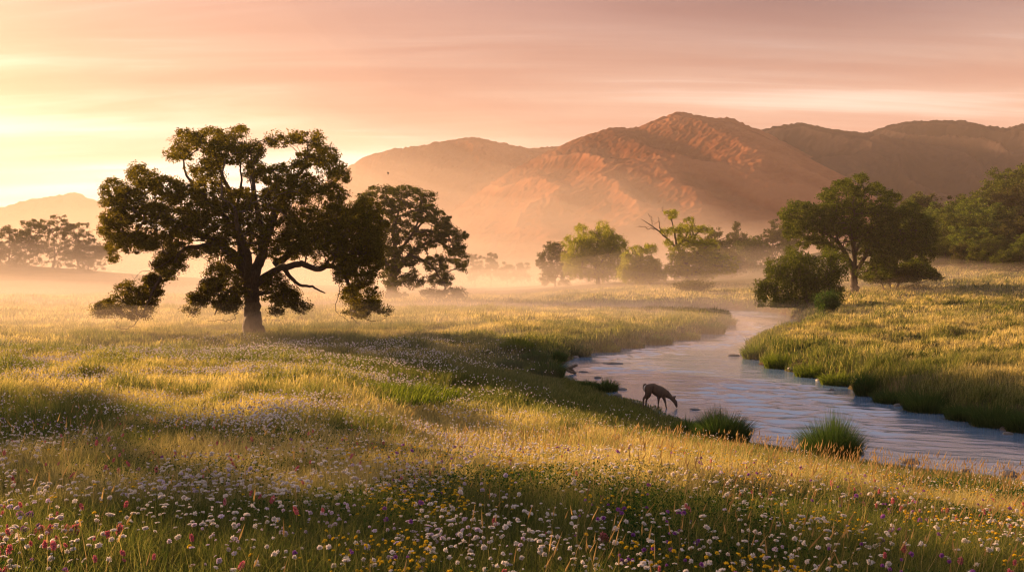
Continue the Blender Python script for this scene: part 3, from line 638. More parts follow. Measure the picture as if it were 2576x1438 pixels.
for k in range(4):
    t = simple('woodland_tree', 'x', 'tree', 'trees covering the hill on the right', 2400, 640, [150, 130, 160, 140][k], [490, 500, 520, 480][k], 190, 60 + k, ['green', 'oak_far', 'green', 'ivy'][k], 420, 70, 0.32, lr=.8, twig=.03, low=.08)
    protos.append(t)
def copy_tree(r, loc, rz, sc, label):
    c = r.copy(); COL.objects.link(c); c.location = loc; c.rotation_euler = (0, 0, rz); c.scale = (sc, sc, sc); c['label'] = label
    for ch in list(r.children):
        d = ch.copy(); COL.objects.link(d); d.parent = c
    return c
Hs = 13.0
for k, (u, vt, Y, lb, sc) in enumerate(hill):
    X = (u - 1288) / F * Y; z = gz(X, Y)
    top = EYE - (vt - 34 - HZ) / F * Y
    s = max(0.5, min(2.0, (top - z) / Hs)) if True else sc
    pr = protos[k % 4]
    if k < 4:
        pr.location = (X, Y, z - .3); pr.rotation_euler = (0, 0, k * 1.7); pr.scale = (s, s, s); pr['label'] = lb
    else:
        copy_tree(pr, (X, Y, z - .3), k * 1.7, s, lb)

# ------------------------------------------------------------------ grass blades
def blades(x, y, z, h, w, lean, az, rs, curl=1.0):
    n = len(x)
    face = rs.uniform(0, math.pi, n)
    cx, cy = np.cos(face) * w / 2, np.sin(face) * w / 2
    lx, ly = np.cos(az) * lean * h, np.sin(az) * lean * h
    z0 = z - 0.04
    v = np.empty((n, 5, 3), np.float32)
    v[:, 0] = np.stack([x - cx, y - cy, z0], -1); v[:, 1] = np.stack([x + cx, y + cy, z0], -1)
    mx, my, mz = x + lx * .35, y + ly * .35, z + h * .58
    v[:, 2] = np.stack([mx - cx * .8, my - cy * .8, mz], -1); v[:, 3] = np.stack([mx + cx * .8, my + cy * .8, mz], -1)
    v[:, 4] = np.stack([x + lx, y + ly, z + h * np.sqrt(np.maximum(0.15, 1 - (lean * .8) ** 2))], -1)
    b = np.arange(n)[:, None] * 5
    return v.reshape(-1, 3), b + np.array([[0, 1, 3, 2]]), b + np.array([[2, 3, 4]])
def dryness_and_light(x, y):
    sd, rt = river(x, y)
    d = fbm(x / 9, y / 6, 91, 3) * 0.7 + fbm(x / 2.0, y / 2.0, 92, 2) * 0.3
    d = d + 0.17 * rt * sm(sd, 2, 7) + 0.06 * sm(y, 30, 70)
    d = sm(d, 0.44, 0.66)
    d = d * (0.15 + 0.85 * np.where(rt > .5, sm(sd, .4, 4.0), sm(sd, 1.0, 7.0)))
    d = d * (1 - .8 * sm(fbm(x / 1.3, y / 1.1, 99, 2), .52, .66)) * (1 - .6 * sm(fbm(x / 11, y / 5, 93, 3), .54, .64))
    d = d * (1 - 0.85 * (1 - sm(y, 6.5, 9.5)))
    d = d + 0.35 * sm(y, 8, 10.5) * (1 - sm(y, 13, 17)) * sm(x / (np.abs(y) + 1), -.35, -.1)  # sunlit golden strip along the near crest, painted into the grass colour
    oak = np.exp(-(((x + 16) / 9) ** 2 + ((y - 57) / 6) ** 2))  # shade ring under the oak, painted as greener, darker grass
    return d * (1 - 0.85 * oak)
Vs, Q4, Q3, DR = [], [], [], []; off = 0
def push(v, q, t, d):
    global off
    Vs.append(v); Q4.append(q + off); Q3.append(t + off); DR.append(np.repeat(d, 5)); off += len(v)
rings = [(2.2, 5, 1200, .0045, .25), (5, 7, 4200, .0040, .27), (7, 12, 2400, .0055, .28), (12, 22, 950, .0085, .28), (22, 40, 380, .016, .27), (40, 70, 120, .034, .29), (70, 120, 30, .07, .33), (120, 200, 8, .14, .42)]
for (y0, y1, dens, w, hh) in rings:
    area = 0.68 * (y1 ** 2 - y0 ** 2) + 2 * 4.5 * (y1 - y0); n = int(area * dens)
    y = rs.uniform(y0, y1, n * 2); y = y[rs.uniform(0, 1, n * 2) < (.68 * y + 4.5) / (.68 * y1 + 4.5)][:n]; n = len(y); x = rs.uniform(-1, 1, n) * (.68 * y + 4.5)
    sd, rt = river(x, y)
    # tufts: blades gather round clump points
    cl = fbm(x / (w * 40 + .3), y / (w * 40 + .3), 95, 2)
    keep = (sd > -0.1) & (rs.uniform(0, 1, n) < 0.35 + 1.3 * sm(cl, .35, .65))
    x, y, sd, rt, cl = x[keep], y[keep], sd[keep], rt[keep], cl[keep]; n = len(x)
    z = ground(x, y); k2 = z > -0.02
    x, y, z, sd, rt, cl = x[k2], y[k2], z[k2], sd[k2], rt[k2], cl[k2]; n = len(x)
    patch = fbm(x / 3.5, y / 3.5, 96, 3); patch = patch + 0.9 * sm(fbm(x / 1.3, y / 1.1, 99, 2), .58, .72) * sm(y, 10, 16)
    h = hh * (0.55 + 0.9 * patch) * rs.uniform(.55, 1.25, n) * (0.8 + .5 * cl)
    h *= 1 + 0.25 * (1 - sm(sd, .3, 2.5)) * rt
    h *= np.where(y < 3.6, 0.75, 1)
    h = np.where((rt < .5) & (y < 46), np.minimum(h, .07 + .07 * np.maximum(sd, 0)), h)
    dr = np.clip(dryness_and_light(x, y) + rs.normal(0, .18, n), 0, 1)
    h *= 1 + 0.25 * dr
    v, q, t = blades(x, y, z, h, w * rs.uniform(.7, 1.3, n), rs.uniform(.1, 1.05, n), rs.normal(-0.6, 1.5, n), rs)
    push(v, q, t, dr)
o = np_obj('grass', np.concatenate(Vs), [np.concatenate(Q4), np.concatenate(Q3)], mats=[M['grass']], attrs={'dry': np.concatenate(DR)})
tag(o, 'long green and golden meadow grass', 'grass', kind='stuff')

# dry stalks with seed heads standing above the grass
n = 3000
y = np.sqrt(rs.uniform(4.2 ** 2, 19 ** 2, n)); x = rs.uniform(-.62, .66, n) * y
keep = (rs.uniform(0, 1, n) < 0.25 + .75 * sm(x / y, -.1, .2)); x, y = x[keep], y[keep]
sd, rt = river(x, y); k2 = sd > .3; x, y = x[k2], y[k2]; n = len(x); z = ground(x, y)
h = rs.uniform(.38, .68, n); az = rs.normal(-.3, 1.2, n); lean = rs.uniform(.05, .45, n)
wd = 0.0018 + 0.00025 * y
v1, q1, t1 = blades(x, y, z, h, wd, lean, az, rs)
tip = v1.reshape(-1, 5, 3)[:, 4]; mid = (v1.reshape(-1, 5, 3)[:, 2] + v1.reshape(-1, 5, 3)[:, 3]) / 2
d = tip - mid; d /= np.linalg.norm(d, axis=1)[:, None]
L = rs.uniform(.05, .12, n)[:, None]; s_ = np.stack([d[:, 1], -d[:, 0], d[:, 2] * 0 + .1], -1); s_ /= np.linalg.norm(s_, axis=1)[:, None]; ww = (0.004 + .0003 * y)[:, None]
hv = np.stack([tip - d * L * .3, tip + s_ * ww, tip + d * L, tip - s_ * ww], 1).reshape(-1, 3); s2 = np.cross(s_, d)
hv2 = np.stack([tip - d * L * .3, tip + s2 * ww, tip + d * L, tip - s2 * ww], 1).reshape(-1, 3)
nb = len(v1); f4 = np.arange(n * 4).reshape(n, 4)
o = np_obj('dry_grass', np.concatenate([v1, hv, hv2]), [np.concatenate([q1, f4 + nb, f4 + nb + len(hv)]), t1], mats=[M['stalk']])
tag(o, 'thin dry seed stalks standing above the foreground grass', 'grass', kind='stuff')

# leafy ground cover in the foreground
n = 520000
y = np.sqrt(rs.uniform(4.2 ** 2, 15 ** 2, n)); x = rs.uniform(-.66, .66, n) * y
lush = sm(fbm(x / 1.8, y / 1.8, 97, 3), .42, .58) * (0.25 + .75 * sm(x / y, -.25, .05))
keep = rs.uniform(0, 1, n) < lush; x, y = x[keep], y[keep]; sd, rt = river(x, y); k2 = sd > .2; x, y = x[k2], y[k2]
z = ground(x, y) + rs.uniform(.04, .34, len(x)) * (0.6 + .6 * fbm(x / 1.2, y / 1.2, 98, 2))
v, f = leaves(np.stack([x, y, z], -1), 0.026, rs, -.3, 1.9)
o = np_obj('ground_cover', v, [f], mats=[M['herb']])
tag(o, 'dark green leafy herbs between the foreground grass', 'ground cover', kind='stuff')

# ------------------------------------------------------------------ flowers
def flower_mesh(kind, seed):
    """head made of many small petals round a centre"""
    rs = np.random.RandomState(seed)
    if kind in ('white', 'lilac'):
        n = [46, 26, 36, 20, 52][seed % 5]; R = [.019, .015, .021, .014, .017][seed % 5]; sq = [.9, 1.25, .7, .8, 1.0][seed % 5]; top = [-.35, -.5, -.1, 0.1, -.7][seed % 5]
    elif kind == 'yellow':
        n = 34; R = .013; sq = .75; top = -0.1
    elif kind == 'purple':
        n = 44; R = .017; sq = 1.05; top = -0.6
    else:
        n = 54; R = .015; sq = 1.9; top = -0.9
    i = np.arange(n) + .5; zz = 1 - (1 - top) * i / n; th = i * 2.39996
    rr = np.sqrt(np.maximum(0, 1 - zz ** 2)); d = np.stack([np.cos(th) * rr, np.sin(th) * rr, zz], -1)
    d += rs.normal(0, .12, d.shape); d /= np.linalg.norm(d, axis=1)[:, None]
    sc = np.array([1, 1, sq])
    L = R * rs.uniform(.8, 1.15, n)[:, None]
    up = np.cross(d, np.array([0.1, .2, 1.0])); up /= np.linalg.norm(up, axis=1)[:, None] + 1e-9
    up2 = np.cross(d, up); w = R * .26
    cup = .25
    V = np.stack([d * L * .25 * sc, d * L * .75 * sc + up * w, d * L * sc + up2 * w * .5, d * L * .75 * sc - up * w], 1).reshape(-1, 3)
    V2 = np.stack([d * L * .3 * sc, d * L * .8 * sc + up2 * w, d * L * 1.05 * sc, d * L * .8 * sc - up2 * w], 1).reshape(-1, 3)
    f = np.arange(n * 4).reshape(n, 4)
    # core ball
    bm = bmesh.new(); bmesh.ops.create_icosphere(bm, subdivisions=1, radius=R * .55)
    cv = np.array([v.co[:] for v in bm.verts]) * sc; cf = np.array([[q.index for q in fa.verts] for fa in bm.faces]); bm.free()
    if kind in ('white', 'lilac') and seed % 3 == 0:      # flat ring of petals with an open middle
        V[:, 2] *= .45; V2[:, 2] *= .45; cv[:, 2] *= .5
    nv = len(V)
    mid = np.concatenate([np.zeros(2 * n), np.ones(len(cf))])
    VV = np.concatenate([V, V2, cv]); 
    core = {'white': 'flower_centre', 'lilac': 'flower_centre', 'yellow': 'petal_yellow', 'purple': 'petal_purple', 'pink': 'petal_pink'}[kind]
    if seed % 2 and kind == 'white': core = 'petal_white'
    return np_mesh('flower_head', VV, [np.concatenate([f, f + nv]), cf + 2 * nv], mats=[M['petal_' + kind], M[core]], midx=mid)
def stem_mesh(h, bend, seed):
    rs = np.random.RandomState(seed); T = Tubes()
    t = np.linspace(0, 1, 5); p = np.stack([bend * t ** 2 - bend, 0 * t, -h + h * t], -1); T.add(p, np.full(5, .0016), 4)
    v = np.concatenate(T.V); q = np.concatenate(T.Q)
    lv, lf = leaves(np.array([[-bend * .8, .004, -h * .55], [-bend * .5, -.004, -h * .4]]), .035, rs, -1, 4)
    return np_mesh('stem', np.concatenate([v, lv]), [np.concatenate([q, lf + len(v)])], mats=[M['stem']])
HEADS = {k: [flower_mesh(k, 10 * j + i) for i in range(5)] for j, k in enumerate(['white', 'lilac', 'yellow', 'purple', 'pink'])}
HEADA = {}
for k_, l_ in HEADS.items():
    HEADA[k_] = []
    for me_ in l_:
        co_ = np.empty(len(me_.vertices) * 3, np.float32); me_.vertices.foreach_get('co', co_)
        HEADA[k_].append((co_.reshape(-1, 3).astype(float), np.array([p_.vertices[:] for p_ in me_.polygons if len(p_.vertices) == 4])))
STEMS = [stem_mesh(.42, b, i) for i, b in enumerate([.03, -.04, .07, -.08, .0])]
FL = {'white': ('white_flower', 'white puffy wildflower head on a thin green stem in the near grass', 'white flowers in the foreground'),
      'lilac': ('lilac_flower', 'pale lilac tinged wildflower head in the near grass', 'pale lilac flowers in the foreground'),
      'yellow': ('yellow_flower', 'small round yellow button flower in the near grass', 'yellow button flowers in the foreground'),
      'purple': ('purple_flower', 'rounded purple clover head in the near grass', 'purple clover heads in the foreground'),
      'pink': ('pink_flower', 'reddish pink spike of clover in the near grass', 'reddish pink flower spikes in the foreground')}
def place_flower(kind, x, y, top, s, rs):
    nm, lb, gp = FL[kind]; z = gz(x, y)
    e = empty(nm, (x, y, z + top), rs.uniform(0, 6.28)); tag(e, lb, 'flower', gp); e.empty_display_size = .02
    e.scale = (s, s, s)
    hd = bpy.data.objects.new('flower_head', HEADS[kind][rs.randint(5)]); hd.parent = e; hd.rotation_euler = (rs.normal(0, .35), rs.normal(0, .35), 0); add(hd)
    st = bpy.data.objects.new('stem', STEMS[rs.randint(5)]); st.parent = e; st.scale = (1, 1, (top + .03) / .42 / s); add(st)
def uv_of(x, y, z): return 1288 + x / y * F, HZ + (EYE - z) / y * F
def scatter(kind, n, ymin, ymax, dens):
    rr = np.random.RandomState(hash(kind) % 1000 if False else {'white': 1, 'lilac': 2, 'yellow': 3, 'purple': 4, 'pink': 5}[kind])
    y = ymin * (ymax / ymin) ** rr.uniform(0, 1, n * 8); x = rr.uniform(-.64, .64, n * 8) * y
    w = dens(x / y, y, x) ; k = rr.uniform(0, 1, len(x)) < w
    x, y = x[k], y[k]; sd, rt = river(x, y); k = sd > .4; x, y = x[k], y[k]
    # gather in loose patches
    return x[:n], y[:n], rr
def dn_white(a, y, x): return np.clip((0.6 + .4 * (1 - sm(a, -.15, .35))) * sm(fbm(x / 1.1, y / 1.1, 101, 3), .33, .60) * (0.45 + .55 * sm(y, 4.5, 7.5)), 0, 1)
def dn_lilac(a, y, x): return np.clip((1 - sm(a, .0, .4)) * sm(fbm(x / .9, y / .9, 102, 3), .5, .68), 0, 1)
def dn_yellow(a, y, x): return np.clip((0.06 + sm(a, -.28, -.05)) * sm(fbm(x / .8, y / .8, 103, 3), .46, .62), 0, 1)
def dn_purple(a, y, x): return np.clip((0.25 + .75 * sm(a, -.2, .1)) * sm(fbm(x / .9, y / .9, 104, 3), .48, .66), 0, 1)
def dn_pink(a, y, x): return np.clip((0.3 + .7 * sm(np.abs(a), .1, .3)) * sm(fbm(x / .7, y / .7, 105, 3), .48, .66), 0, 1)
SPEC = {'white': (300, 7000, 5.0, 28, dn_white, 1.0, 'petal_white'), 'lilac': (130, 420, 5.2, 14, dn_lilac, .95, 'petal_lilac'), 'yellow': (290, 2100, 5.0, 14, dn_yellow, 1.0, 'petal_yellow'),
        'purple': (80, 220, 5.0, 14, dn_purple, .95, 'petal_purple'), 'pink': (55, 260, 5.0, 15, dn_pink, 1.0, 'petal_pink')}
SV, SF, SM_ = [], [], []; so = 0; STX = []
octv = np.array([[1, 0, 0], [0, 1, 0], [-1, 0, 0], [0, -1, 0], [0, 0, 1], [0, 0, -.8]], float)
octf = np.array([[0, 1, 4], [1, 2, 4], [2, 3, 4], [3, 0, 4], [1, 0, 5], [2, 1, 5], [3, 2, 5], [0, 3, 5]])
def head_blob(p, r, rs):
    n = len(p); V = octv[None] * r[:, None, None] * rs.uniform(.65, 1.2, (n, 6, 1)) + p[:, None]
    return V.reshape(-1, 3), (octf[None] + np.arange(n)[:, None, None] * 6).reshape(-1, 3)
stuffF = {}
for kind, (nh, ns, ya, yb, dens, sc, mt) in SPEC.items():
    x, y, rr = scatter(kind, nh + ns, ya, yb, dens)
    od = np.argsort(y); x, y = x[od], y[od]
    for i in range(min(nh, len(x))):
        place_flower(kind, x[i], y[i], rr.uniform(.24, .42), sc * rr.uniform(.5, 1.2), rr)
    stuffF[kind] = (x[nh:], y[nh:], rr, mt)
# a group of crimson clover at the lower left
rr = np.random.RandomState(77)
for (u, v) in [(62, 1385), (75, 1310), (50, 1302), (170, 1340), (185, 1352), (190, 1370), (125, 1345), (105, 1350), (300, 1350), (1525, 1370), (1515, 1385)]:
    yy = 6.4 if v > 1330 else 6.9
    x = (u - 1288) / F * yy; z = EYE - (v - HZ) / F * yy; t = z - gz(x, yy)
    place_flower('pink' if u > 100 else 'purple', x, yy, max(.25, min(.5, t)), 1.7, rr)
mats_l = ['petal_white', 'petal_lilac', 'petal_yellow', 'petal_purple', 'petal_pink', 'stem']
Vv, F3, F4, MI3, MI4 = [], [], [], [], []; of = 0
for kind, (x, y, rr, mt) in stuffF.items():
    n = len(x)
    if n == 0: continue
    z = ground(x, y); top = rr.uniform(.24, .42, n); r = (.011 + .00018 * y) * rr.uniform(.7, 1.25, n)
    if kind == 'yellow': r *= .75
    p = np.stack([x, y, z + top], -1)
    nearm = y < 12
    if nearm.any():
        pn = p[nearm]; hv = []
        for q in range(len(pn)):
            hm = HEADA[kind][q % 5]; a_ = rr.uniform(0, 6.28); ca_, sa_ = math.cos(a_), math.sin(a_); sc_ = rr.choice([.42, .6, .75, .95, 1.2]) * rr.uniform(.85, 1.1)
            hh_ = hm[0] * sc_; tl = rr.normal(0, .3, 2)
            hh_ = np.stack([hh_[:, 0] * ca_ - hh_[:, 1] * sa_ + tl[0] * hh_[:, 2], hh_[:, 0] * sa_ + hh_[:, 1] * ca_ + tl[1] * hh_[:, 2], hh_[:, 2]], -1) + pn[q]
            Vv.append(hh_); F4.append(hm[1] + of); of += len(hh_); MI4.append(np.full(len(hm[1]), mats_l.index(mt)))
        p = p[~nearm]; r = r[~nearm]
    v, f = head_blob(p, r, rr); v2, f2 = head_blob(p + rr.normal(0, .009, p.shape), r * .8, rr)
    Vv += [v, v2]; F3 += [f + of, f2 + of + len(v)]; of += len(v) * 2; MI3 += [np.full(len(f) * 2, mats_l.index(mt))]
    bv, bq, bt = blades(x, y, z, top * 1.0, .002 + .0002 * y, rr.uniform(0, .1, n), rr.uniform(0, 6, n), rr)
    Vv.append(bv); F4.append(bq + of); F3.append(bt + of); of += len(bv); MI3.append(np.full(n, 5)); MI4.append(np.full(n, 5))
# far sprinkle of white heads on the left meadow
rr = np.random.RandomState(88); n = 26000
y = 13 * (50 / 13) ** rr.uniform(0, 1, n); x = rr.uniform(-.62, .1, n) * y
k = rr.uniform(0, 1, n) < sm(fbm(x / 4, y / 3, 106, 3), .42, .62) * (1 - sm(x / y, -.12, .08)); x, y = x[k], y[k]; n = len(x)
z = ground(x, y); p = np.stack([x, y, z + rr.uniform(.3, .48, n)], -1)
v, f = head_blob(p, (.017 + .00035 * y) * rr.uniform(.7, 1.2, n), rr)
Vv.append(v); F3.append(f + of); of += len(v); MI3.append(np.where(np.repeat(rr.uniform(0, 1, n), 8) < .8, 0, 1))
o = np_obj('wildflowers', np.concatenate(Vv), [np.concatenate(F4), np.concatenate(F3)], mats=[M[k] for k in mats_l], midx=np.concatenate(MI4 + MI3))
tag(o, 'countless small wildflower heads scattered over the meadow', 'wildflowers', kind='stuff')

# ------------------------------------------------------------------ bushes, tussocks, rocks
def tussock(name, label, cat, x, y, h, r, n, w, mat='reed', group=None, lean=.9, seed=1, up=1.0):
    rs = np.random.RandomState(seed); z = gz(x, y); z = max(z, 0.0)
    a = rs.uniform(0, 2 * math.pi, n); q = np.sqrt(rs.uniform(0, 1, n)) * r * .55
    bx, by = np.cos(a) * q, np.sin(a) * q
    ln = np.clip((q / (r * .55)) * lean * .8 + rs.normal(0, .12, n), .02, 1.1)
    lob = 0.78 + 0.22 * np.sin(a * 2 + rs.uniform(0, 6)) + 0.18 * np.sin(a * 3 + rs.uniform(0, 6))
    bx = bx * (1 + .2 * lob); hh = h * rs.uniform(.45, 1.12, n) * (1 - .3 * (q / (r * .55)) ** 2) * (.55 + .5 * lob)
    v, qd, t = blades(bx, by, np.zeros(n), hh, np.full(n, w), ln, a + rs.normal(0, .35, n), rs)
    o = np_obj(name, v, [qd, t], mats=[M[mat]], attrs={'dry': np.zeros(len(v))} if mat == 'grass' else None)
    o.location = (x, y, z - .05); tag(o, label, cat, group); return o
def hit(u, v, y0=4.0, y1=160.0):
    Y = np.geomspace(y0, y1, 2500); g = ground((u - 1288) / F * Y, Y); zz = EYE - (v - HZ) / F * Y
    k = np.argmax(zz < g); return ((u - 1288) / F * Y[k], Y[k])
def tus(name, label, cat, u, vb, vt, wpx, n, w, y0=4.0, hf=None, **k):
    x, y = hit(u, vb, y0); h = (vb - vt) / F * y * (hf or np.random.RandomState(int(u)).uniform(.72, 1.1)); tussock(name, label, cat, x, y, h, wpx / F * y * .62, n, w, **k)
def at_uv(u, v, Y): return ((u - 1288) / F * Y, Y)
tus('grass_tussock', 'tall dark green rush tussock standing against the river, right foreground', 'tussock', 2092, 1168, 1058, 150, 4200, .011, seed=2, hf=1.25, lean=.75)
tus('grass_tussock', 'broad green rush tussock at the water edge, below right of the deer', 'tussock', 1815, 1116, 1042, 150, 4000, .016, seed=3, y0=17, hf=1.3, lean=.75)
tus('grass_tussock', 'low green tussock on the bank between the deer and the broad one', 'tussock', 1725, 1090, 1050, 90, 1100, .015, seed=4, y0=18, hf=1.2)
tus('grass_tussock', 'rounded tussock on the little headland left of the deer', 'tussock', 1528, 984, 946, 60, 800, .022, seed=5)
tus('grass_tussock', 'low tussock beside the driftwood snag', 'tussock', 1478, 972, 946, 80, 800, .022, seed=6)
tus('grass_tussock', 'dark upright tussock on the far bank at the water edge', 'tussock', 2178, 1000, 930, 62, 1000, .022, seed=7)
tus('grass_tussock', 'olive low mound of grass left of the deer', 'tussock', 1540, 1060, 1030, 120, 1300, .018, mat='ivy', seed=8)
tus('grass_tussock', 'olive mound of grass between the deer and the foreground flowers', 'tussock', 1590, 1045, 1015, 70, 700, .018, mat='ivy', seed=10)
tus('grass_tussock', 'reedy tussock above the little headland, against the eroded bank', 'tussock', 1380, 950, 890, 90, 900, .026, seed=11)
b_spots = [(2240, 1012, 965, 90), (2330, 1040, 975, 110), (2420, 1058, 1010, 80), (2500, 1075, 990, 120), (2572, 1090, 1020, 90), (2110, 975, 930, 90), (2040, 950, 910, 80), (1965, 925, 880, 90), (1905, 900, 850, 80)]
b_lab = ['far bank clump next right of the dark upright tussock', 'bulging green clump midway along the far bank', 'low clump between two bulging ones on the far bank', 'tallest far bank clump near the right edge of the picture', 'far bank clump cut by the right edge of the picture',
         'bright green clump left of the dark upright tussock', 'sunlit clump on the far bank, second towards the bend', 'sunlit clump where the far bank turns back', 'clump at the tip of the far bank point']
for k, ((u, vb, vt, wp), lb) in enumerate(zip(b_spots, b_lab)):
    tus('bank_tussock', lb, 'tussock', u, vb, vt, wp * 1.1, 1500, .02, mat='reed' if k < 5 else 'ivy', group='grass clumps overhanging the far bank', seed=30 + k, lean=1.0)
l_spots = [(1300, 880, 838, 90), (1345, 905, 868, 80), (1290, 925, 892, 80), (1345, 945, 905, 90), (1400, 905, 870, 60), (1450, 892, 862, 80), (1520, 884, 850, 90), (1585, 874, 846, 80), (1650, 866, 836, 90), (1720, 856, 826, 90), (1785, 842, 806, 80), (1822, 818, 788, 60)]
l_lab = ['clump on the brow of the eroded bank, furthest left', 'leafy clump in the hollow of the eroded bank', 'green clump at the foot of the eroded bank', 'clump just above the driftwood snag', 'low clump where the eroded bank meets the water', 'first clump along the far side of the left bank',
         'dark clump along the peninsula shore, next to the first', 'low clump midway along the peninsula shore', 'wide clump along the peninsula shore', 'clump near the outer part of the peninsula shore', 'last big clump before the peninsula tip', 'clump on the very tip of the peninsula']
for k, ((u, vb, vt, wp), lb) in enumerate(zip(l_spots, l_lab)):
    tus('shore_tussock', lb, 'tussock', u, vb, vt, wp * 1.1, 1200, .035, mat='reed' if k % 3 else 'ivy', group='grass clumps along the left shore', seed=60 + k, lean=1.0)
# yellow flowering mound in the left meadow
x, y = hit(850, 992); o = tussock('flowering_mound', 'wide low mound of yellow green herbs in the left meadow', 'mound of herbs', x, y, .38, 4.2, 3600, .018, 'ivy', seed=9, lean=.95)
o.scale = (1.15, .8, 1)
# upright shrub at the river bend
def shrub(name, label, u, vb, vt, w, Y, n, size, mat, seed, stems=26):
    rs = np.random.RandomState(seed); x, y = at_uv(u, vb, Y); z = max(gz(x, y), 0)
    H = (vb - vt) / F * Y; R = w / F * Y / 2
    T = Tubes(); tips = []
    for k in range(stems):
        a = rs.uniform(0, 6.28); q = math.sqrt(rs.uniform(0, 1)) * R; hh = H * rs.uniform(.6, 1) * (1 - .25 * (q / R) ** 2)
        p = np.array([[0, 0, -.2], [math.cos(a) * q * .45, math.sin(a) * q * .45, hh * .4], [math.cos(a) * q * .9, math.sin(a) * q * .9, hh * .95]])
        c = catmull(p, 5); T.add(c, np.linspace(.03, .008, len(c)) * H / 3, 4)
        for t_ in rs.uniform(.25, 1, 9): tips.append(c[int(t_ * (len(c) - 1))])
    tips = np.array(tips); e = rs.randint(0, len(tips), n); pos = tips[e] + rs.normal(0, 1, (n, 3)) * np.array([R * .16, R * .16, H * .06])
    pos[:, 2] = np.maximum(pos[:, 2], .05)
    v, f = leaves(pos, size, rs, -1.2, 2.4)
    r = empty(name, (x, y, z)); T.obj('stems', M['bark'], r); np_obj('foliage', v, [f], parent=r, mats=[M[mat]]); tag(r, label, 'shrub'); return r
shrub('river_shrub', 'upright flared green shrub at the water edge by the river bend', 2080, 818, 736, 68, 86, 7000, .22, 'reed', 1)
shrub('river_shrub', 'small dark bush at the water line left of the upright shrub', 2010, 832, 806, 36, 80, 1500, .18, 'reed', 2, 12)
shrub('low_shrub', 'long low brown bush on the far bank under the willows', 1745, 760, 722, 130, 165, 5000, .3, 'oak_far', 3, 40)
shrub('low_shrub', 'small dark weedy bush in the open right meadow', 2470, 785, 772, 34, 95, 500, .14, 'oak_far', 4, 10)

def rock(label, u, v, w, h, seed, mat='rock', name='river_rock', yo=0):
    x, Y = W0(u, v); rs = np.random.RandomState(seed)
    bm = bmesh.new(); bmesh.ops.create_icosphere(bm, subdivisions=3, radius=1)
    V = np.array([p.co[:] for p in bm.verts]); Fc = np.array([[q.index for q in f.verts] for f in bm.faces]); bm.free()
    nn = fbm(V[:, 0] * 1.3 + seed, V[:, 1] * 1.3 + V[:, 2], seed, 3); V = V * (0.72 + .6 * nn)[:, None]
    W_ = w / F * Y / 2 * 1.25; H_ = h / F * Y * .6
    V = V * np.array([W_, W_ * .7, H_]); V[:, 2] += .0
    o = np_obj(name, V, [Fc], smooth=True, mats=[M[mat]]); o.location = (x, Y + W_ * .5 + yo, 0.0); o.rotation_euler = (0, 0, rs.uniform(-.4, .4))
    tag(o, label, 'rock', 'rocks breaking the river surface'); return o
rock('long flat rock in mid river above the riffle', 1543, 916, 46, 7, 1)
rock('small rock left of the long flat one', 1468, 936, 20, 5, 2)
rock('rounded rock near the point of the far bank', 1846, 895, 24, 7, 3)
rock('rock touching the point of the far bank', 1872, 892, 20, 6, 4)
rock('small dark rock right of the drinking deer', 1749, 1030, 20, 5, 5)
rock('tiny stone in the far water by the peninsula tip', 1858, 806, 9, 3, 6)
rock('brown stone at the end of the little headland', 1563, 980, 24, 8, 7)
rr = np.random.RandomState(5)
pts = []
for L_ in (LBc, RBc):
    for q in range(len(L_) - 1):
        x_, y_ = L_[q]
        if 16 < y_ < 80 and abs(x_) < .62 * y_: pts.append((x_, y_))
lab_s = 'small wet stone lying at the water line of the river bank'
for q in range(46):
    x_, y_ = pts[rr.randint(len(pts))]; x_ += rr.normal(0, .5); y_ += rr.normal(0, .5)
    if not -1.6 < river(np.array([x_]), np.array([y_]))[0][0] < .35: continue
    bm = bmesh.new(); bmesh.ops.create_icosphere(bm, subdivisions=2, radius=1)
    V = np.array([p_.co[:] for p_ in bm.verts]); Fc = np.array([[w_.index for w_ in f.verts] for f in bm.faces]); bm.free()
    V = V * (0.7 + .6 * fbm(V[:, 0] * 1.5 + q, V[:, 1] * 1.5 + V[:, 2], q, 2))[:, None] * np.array([1, .75, .45]) * rr.uniform(.09, .26)
    o = np_obj('bank_stone', V, [Fc], smooth=True, mats=[M['rock']]); o.location = (x_, y_, max(0.0, gz(x_, y_)) + .01); o.rotation_euler = (0, 0, rr.uniform(0, 3)); tag(o, lab_s, 'stone', 'small stones along the water line')
def snag():
    x, Y = W0(1432, 940); T = Tubes()
    z = .05; r = empty('driftwood_snag', (x, Y, 0))
    def seg(pts, r0, r1):
        c = catmull(pts, 4); T.add(c, np.linspace(r0, r1, len(c)), 7)
    seg([(-.7, .1, .1), (-.2, .05, .22), (.25, 0, .38)], .1, .07); seg([(-.1, 0, .2), (.1, -.05, .1), (.35, -.1, .06)], .08, .05)
    seg([(.2, 0, .36), (.32, 0, .42), (.36, 0, .36)], .07, .09); seg([(.05, 0, .25), (.2, .05, .15), (.3, .1, -.05)], .06, .05)
    T.obj('trunk', M['wood'], r); tag(r, 'forked driftwood snag poking out of the left bank', 'driftwood')
snag()

